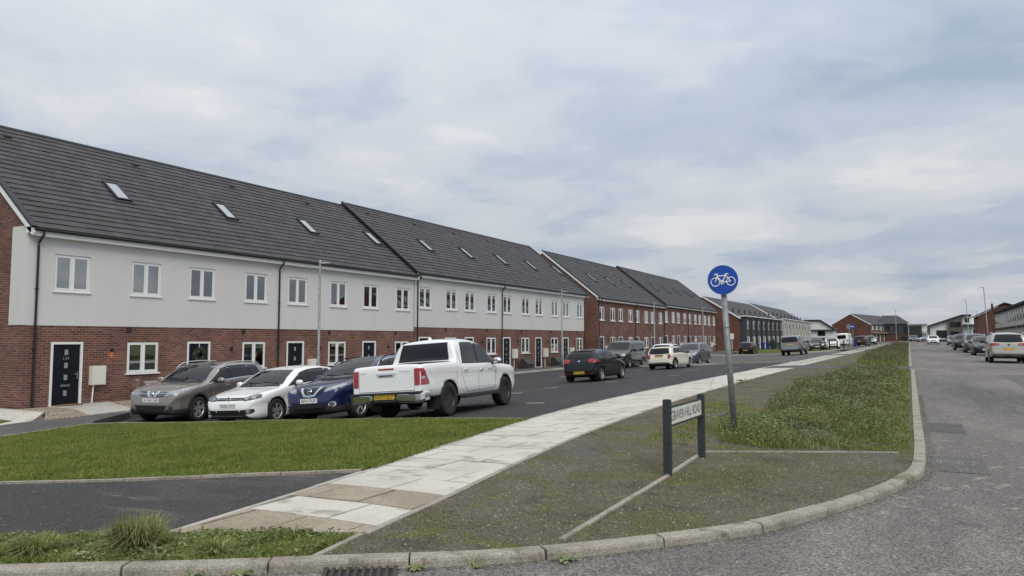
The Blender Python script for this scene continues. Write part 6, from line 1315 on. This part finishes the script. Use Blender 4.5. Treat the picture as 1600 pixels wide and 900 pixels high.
# moss tufts and loose stones on the gravel verge
P = scatter(GV, 42000, lambda P: (P[:, 1] < 30)*clump(P, 2.4, 70)**2*np.clip(7/P[:, 1], .15, 1)); stuff(blades('moss', P, .113, rng.uniform(.004, .018, len(P)), rng.uniform(.004, .010, len(P)), mat('moss', (.12, .115, .028), .95, color2=(.085, .085, .03), noise_scale=3, isl=.3), 1.2, seg=1), 'moss and seedlings over the gravel verge')
def pebbles(name, P, off, size, m, label):
    n = len(P); c = np.c_[P, vbase(P)+off]; dirs = np.array([(1, 0, 0), (0, 1, 0), (-1, 0, 0), (0, -1, 0), (0, 0, 1), (0, 0, -.4)]); s = size[:, None, None]*rng.uniform(.55, 1.25, (n, 6, 1)); a = rng.uniform(0, 6.28, n); ca, sa = np.cos(a), np.sin(a)
    D = np.repeat(dirs[None], n, 0)*s*np.array([1, 1, .6]); X = D[..., 0]*ca[:, None]-D[..., 1]*sa[:, None]; Y = D[..., 0]*sa[:, None]+D[..., 1]*ca[:, None]; V = (np.stack([X, Y, D[..., 2]], -1)+c[:, None]).reshape(-1, 3)
    f = np.array([(0, 1, 4), (1, 2, 4), (2, 3, 4), (3, 0, 4), (1, 0, 5), (2, 1, 5), (3, 2, 5), (0, 3, 5)]); T = (np.arange(n)[:, None, None]*6+f[None]).reshape(-1, 3); return stuff(fast_mesh(name, V, T, m), label)
P = scatter(GV, 26000, lambda P: (P[:, 1] < 26)*np.clip(6/P[:, 1], .1, 1)); pebbles('loose_stones', P, .115, .0025+.012*rng.uniform(0, 1, len(P))**5, 'pebble', 'loose stones scattered on the gravel verge')
P = scatter([(-5.3, 4.0), (-5.6, 6.4), (-7.9, 5.3), (-9.7, 4.7), (-13, 3.8), (-13, .5), (-8.5, 2.3), (-6.4, 3.3)], 3500); pebbles('path_grit', P, .106, .002+.006*rng.uniform(0, 1, len(P))**4, 'pebble', 'loose grit scattered on the dark path')
P = scatter([(-20.35, 11.2), (-20.45, 14.2), (-21.7, 22), (-22, 30), (-23.95, 33), (-23.95, 12.3), (-22.4, 12.35)], 14000); pebbles('wall_gravel', P, .075, rng.uniform(.012, .028, len(P)), mat('pea_stone', (.36, .29, .22), .9, isl=.6), 'buff pea gravel along the foot of the nearest terrace')
gk = KS[(KS[:, 0] > -6) & (KS[:, 1] < 22)]; q = gk[rng.integers(0, len(gk)-1, 5000)]+rng.normal(0, .03, (5000, 2)); q = q+np.c_[np.full(5000, .14), np.full(5000, -.10)]*np.where(q[:, 1] < 8, 1, 0)[:, None]+np.c_[np.where(q[:, 1] >= 8, .19, 0), 0*q[:, 1]]; pebbles('gutter_grit', q, RZ+.002, rng.uniform(.002, .007, len(q)), mat('gutter_stone', (.13, .115, .08), .95, isl=.5), 'grit and dirt lying in the gutter along the kerb')
# shrubs by the far houses and a bare sapling
for (x, y, r_, lab) in ((-18.5, 121, .7, 'dark round shrub beside the green wheelie bins'), (-20.9, 124, .9, 'dark shrub in front of the grey-bay terrace'), (.6, 193, 1.3, 'dark ivy-like shrub against the stone-fronted house'), (6.3, 183, 1.0, 'low shrub at the far end of the road'), (-3.6, 205, 1.0, 'dark bush at the far end of the planting bed')):
    o = tag(empty('shrub', (x, y, base(x, y)+.05)), lab, 'shrub', 'far shrubs'); n = 1400; d = rng.normal(0, 1, (n, 3)); d /= np.linalg.norm(d, axis=1)[:, None]; rr = r_*rng.uniform(.35, 1.1, n)[:, None]; C_ = d*rr*[1, 1, .9]+[0, 0, r_*.95]; ob = leaves('foliage', C_, rng.uniform(.05, .11, n), 'bush_leaf', o); ob['kind'] = 'stuff'; MB().tube([(0, 0, -.05), (0, 0, r_)], [.05, .02], 6).build('stem', 'stalk', o)
tr = tag(empty('bare_sapling', (7.4, 104, base(7, 104)+.1)), 'thin leafless sapling beside the nearest right-hand lamp post', 'tree'); mb = MB().tube([(0, 0, -.1), (.05, 0, 2), (0, .05, 4.2), (.05, 0, 5.6)], [.05, .04, .025, .008], 6); mb.build('trunk', 'stalk', tr)
for k in range(22):
    z = 1.8+k*.16; a = k*2.4; l = .9*(1-k/30); MB().tube([(0, 0, z), (math.cos(a)*l*.5, math.sin(a)*l*.5, z+.5*l), (math.cos(a)*l*.7, math.sin(a)*l*.7, z+l)], [.016, .01, .005], 4).build('branch', 'stalk', tr)
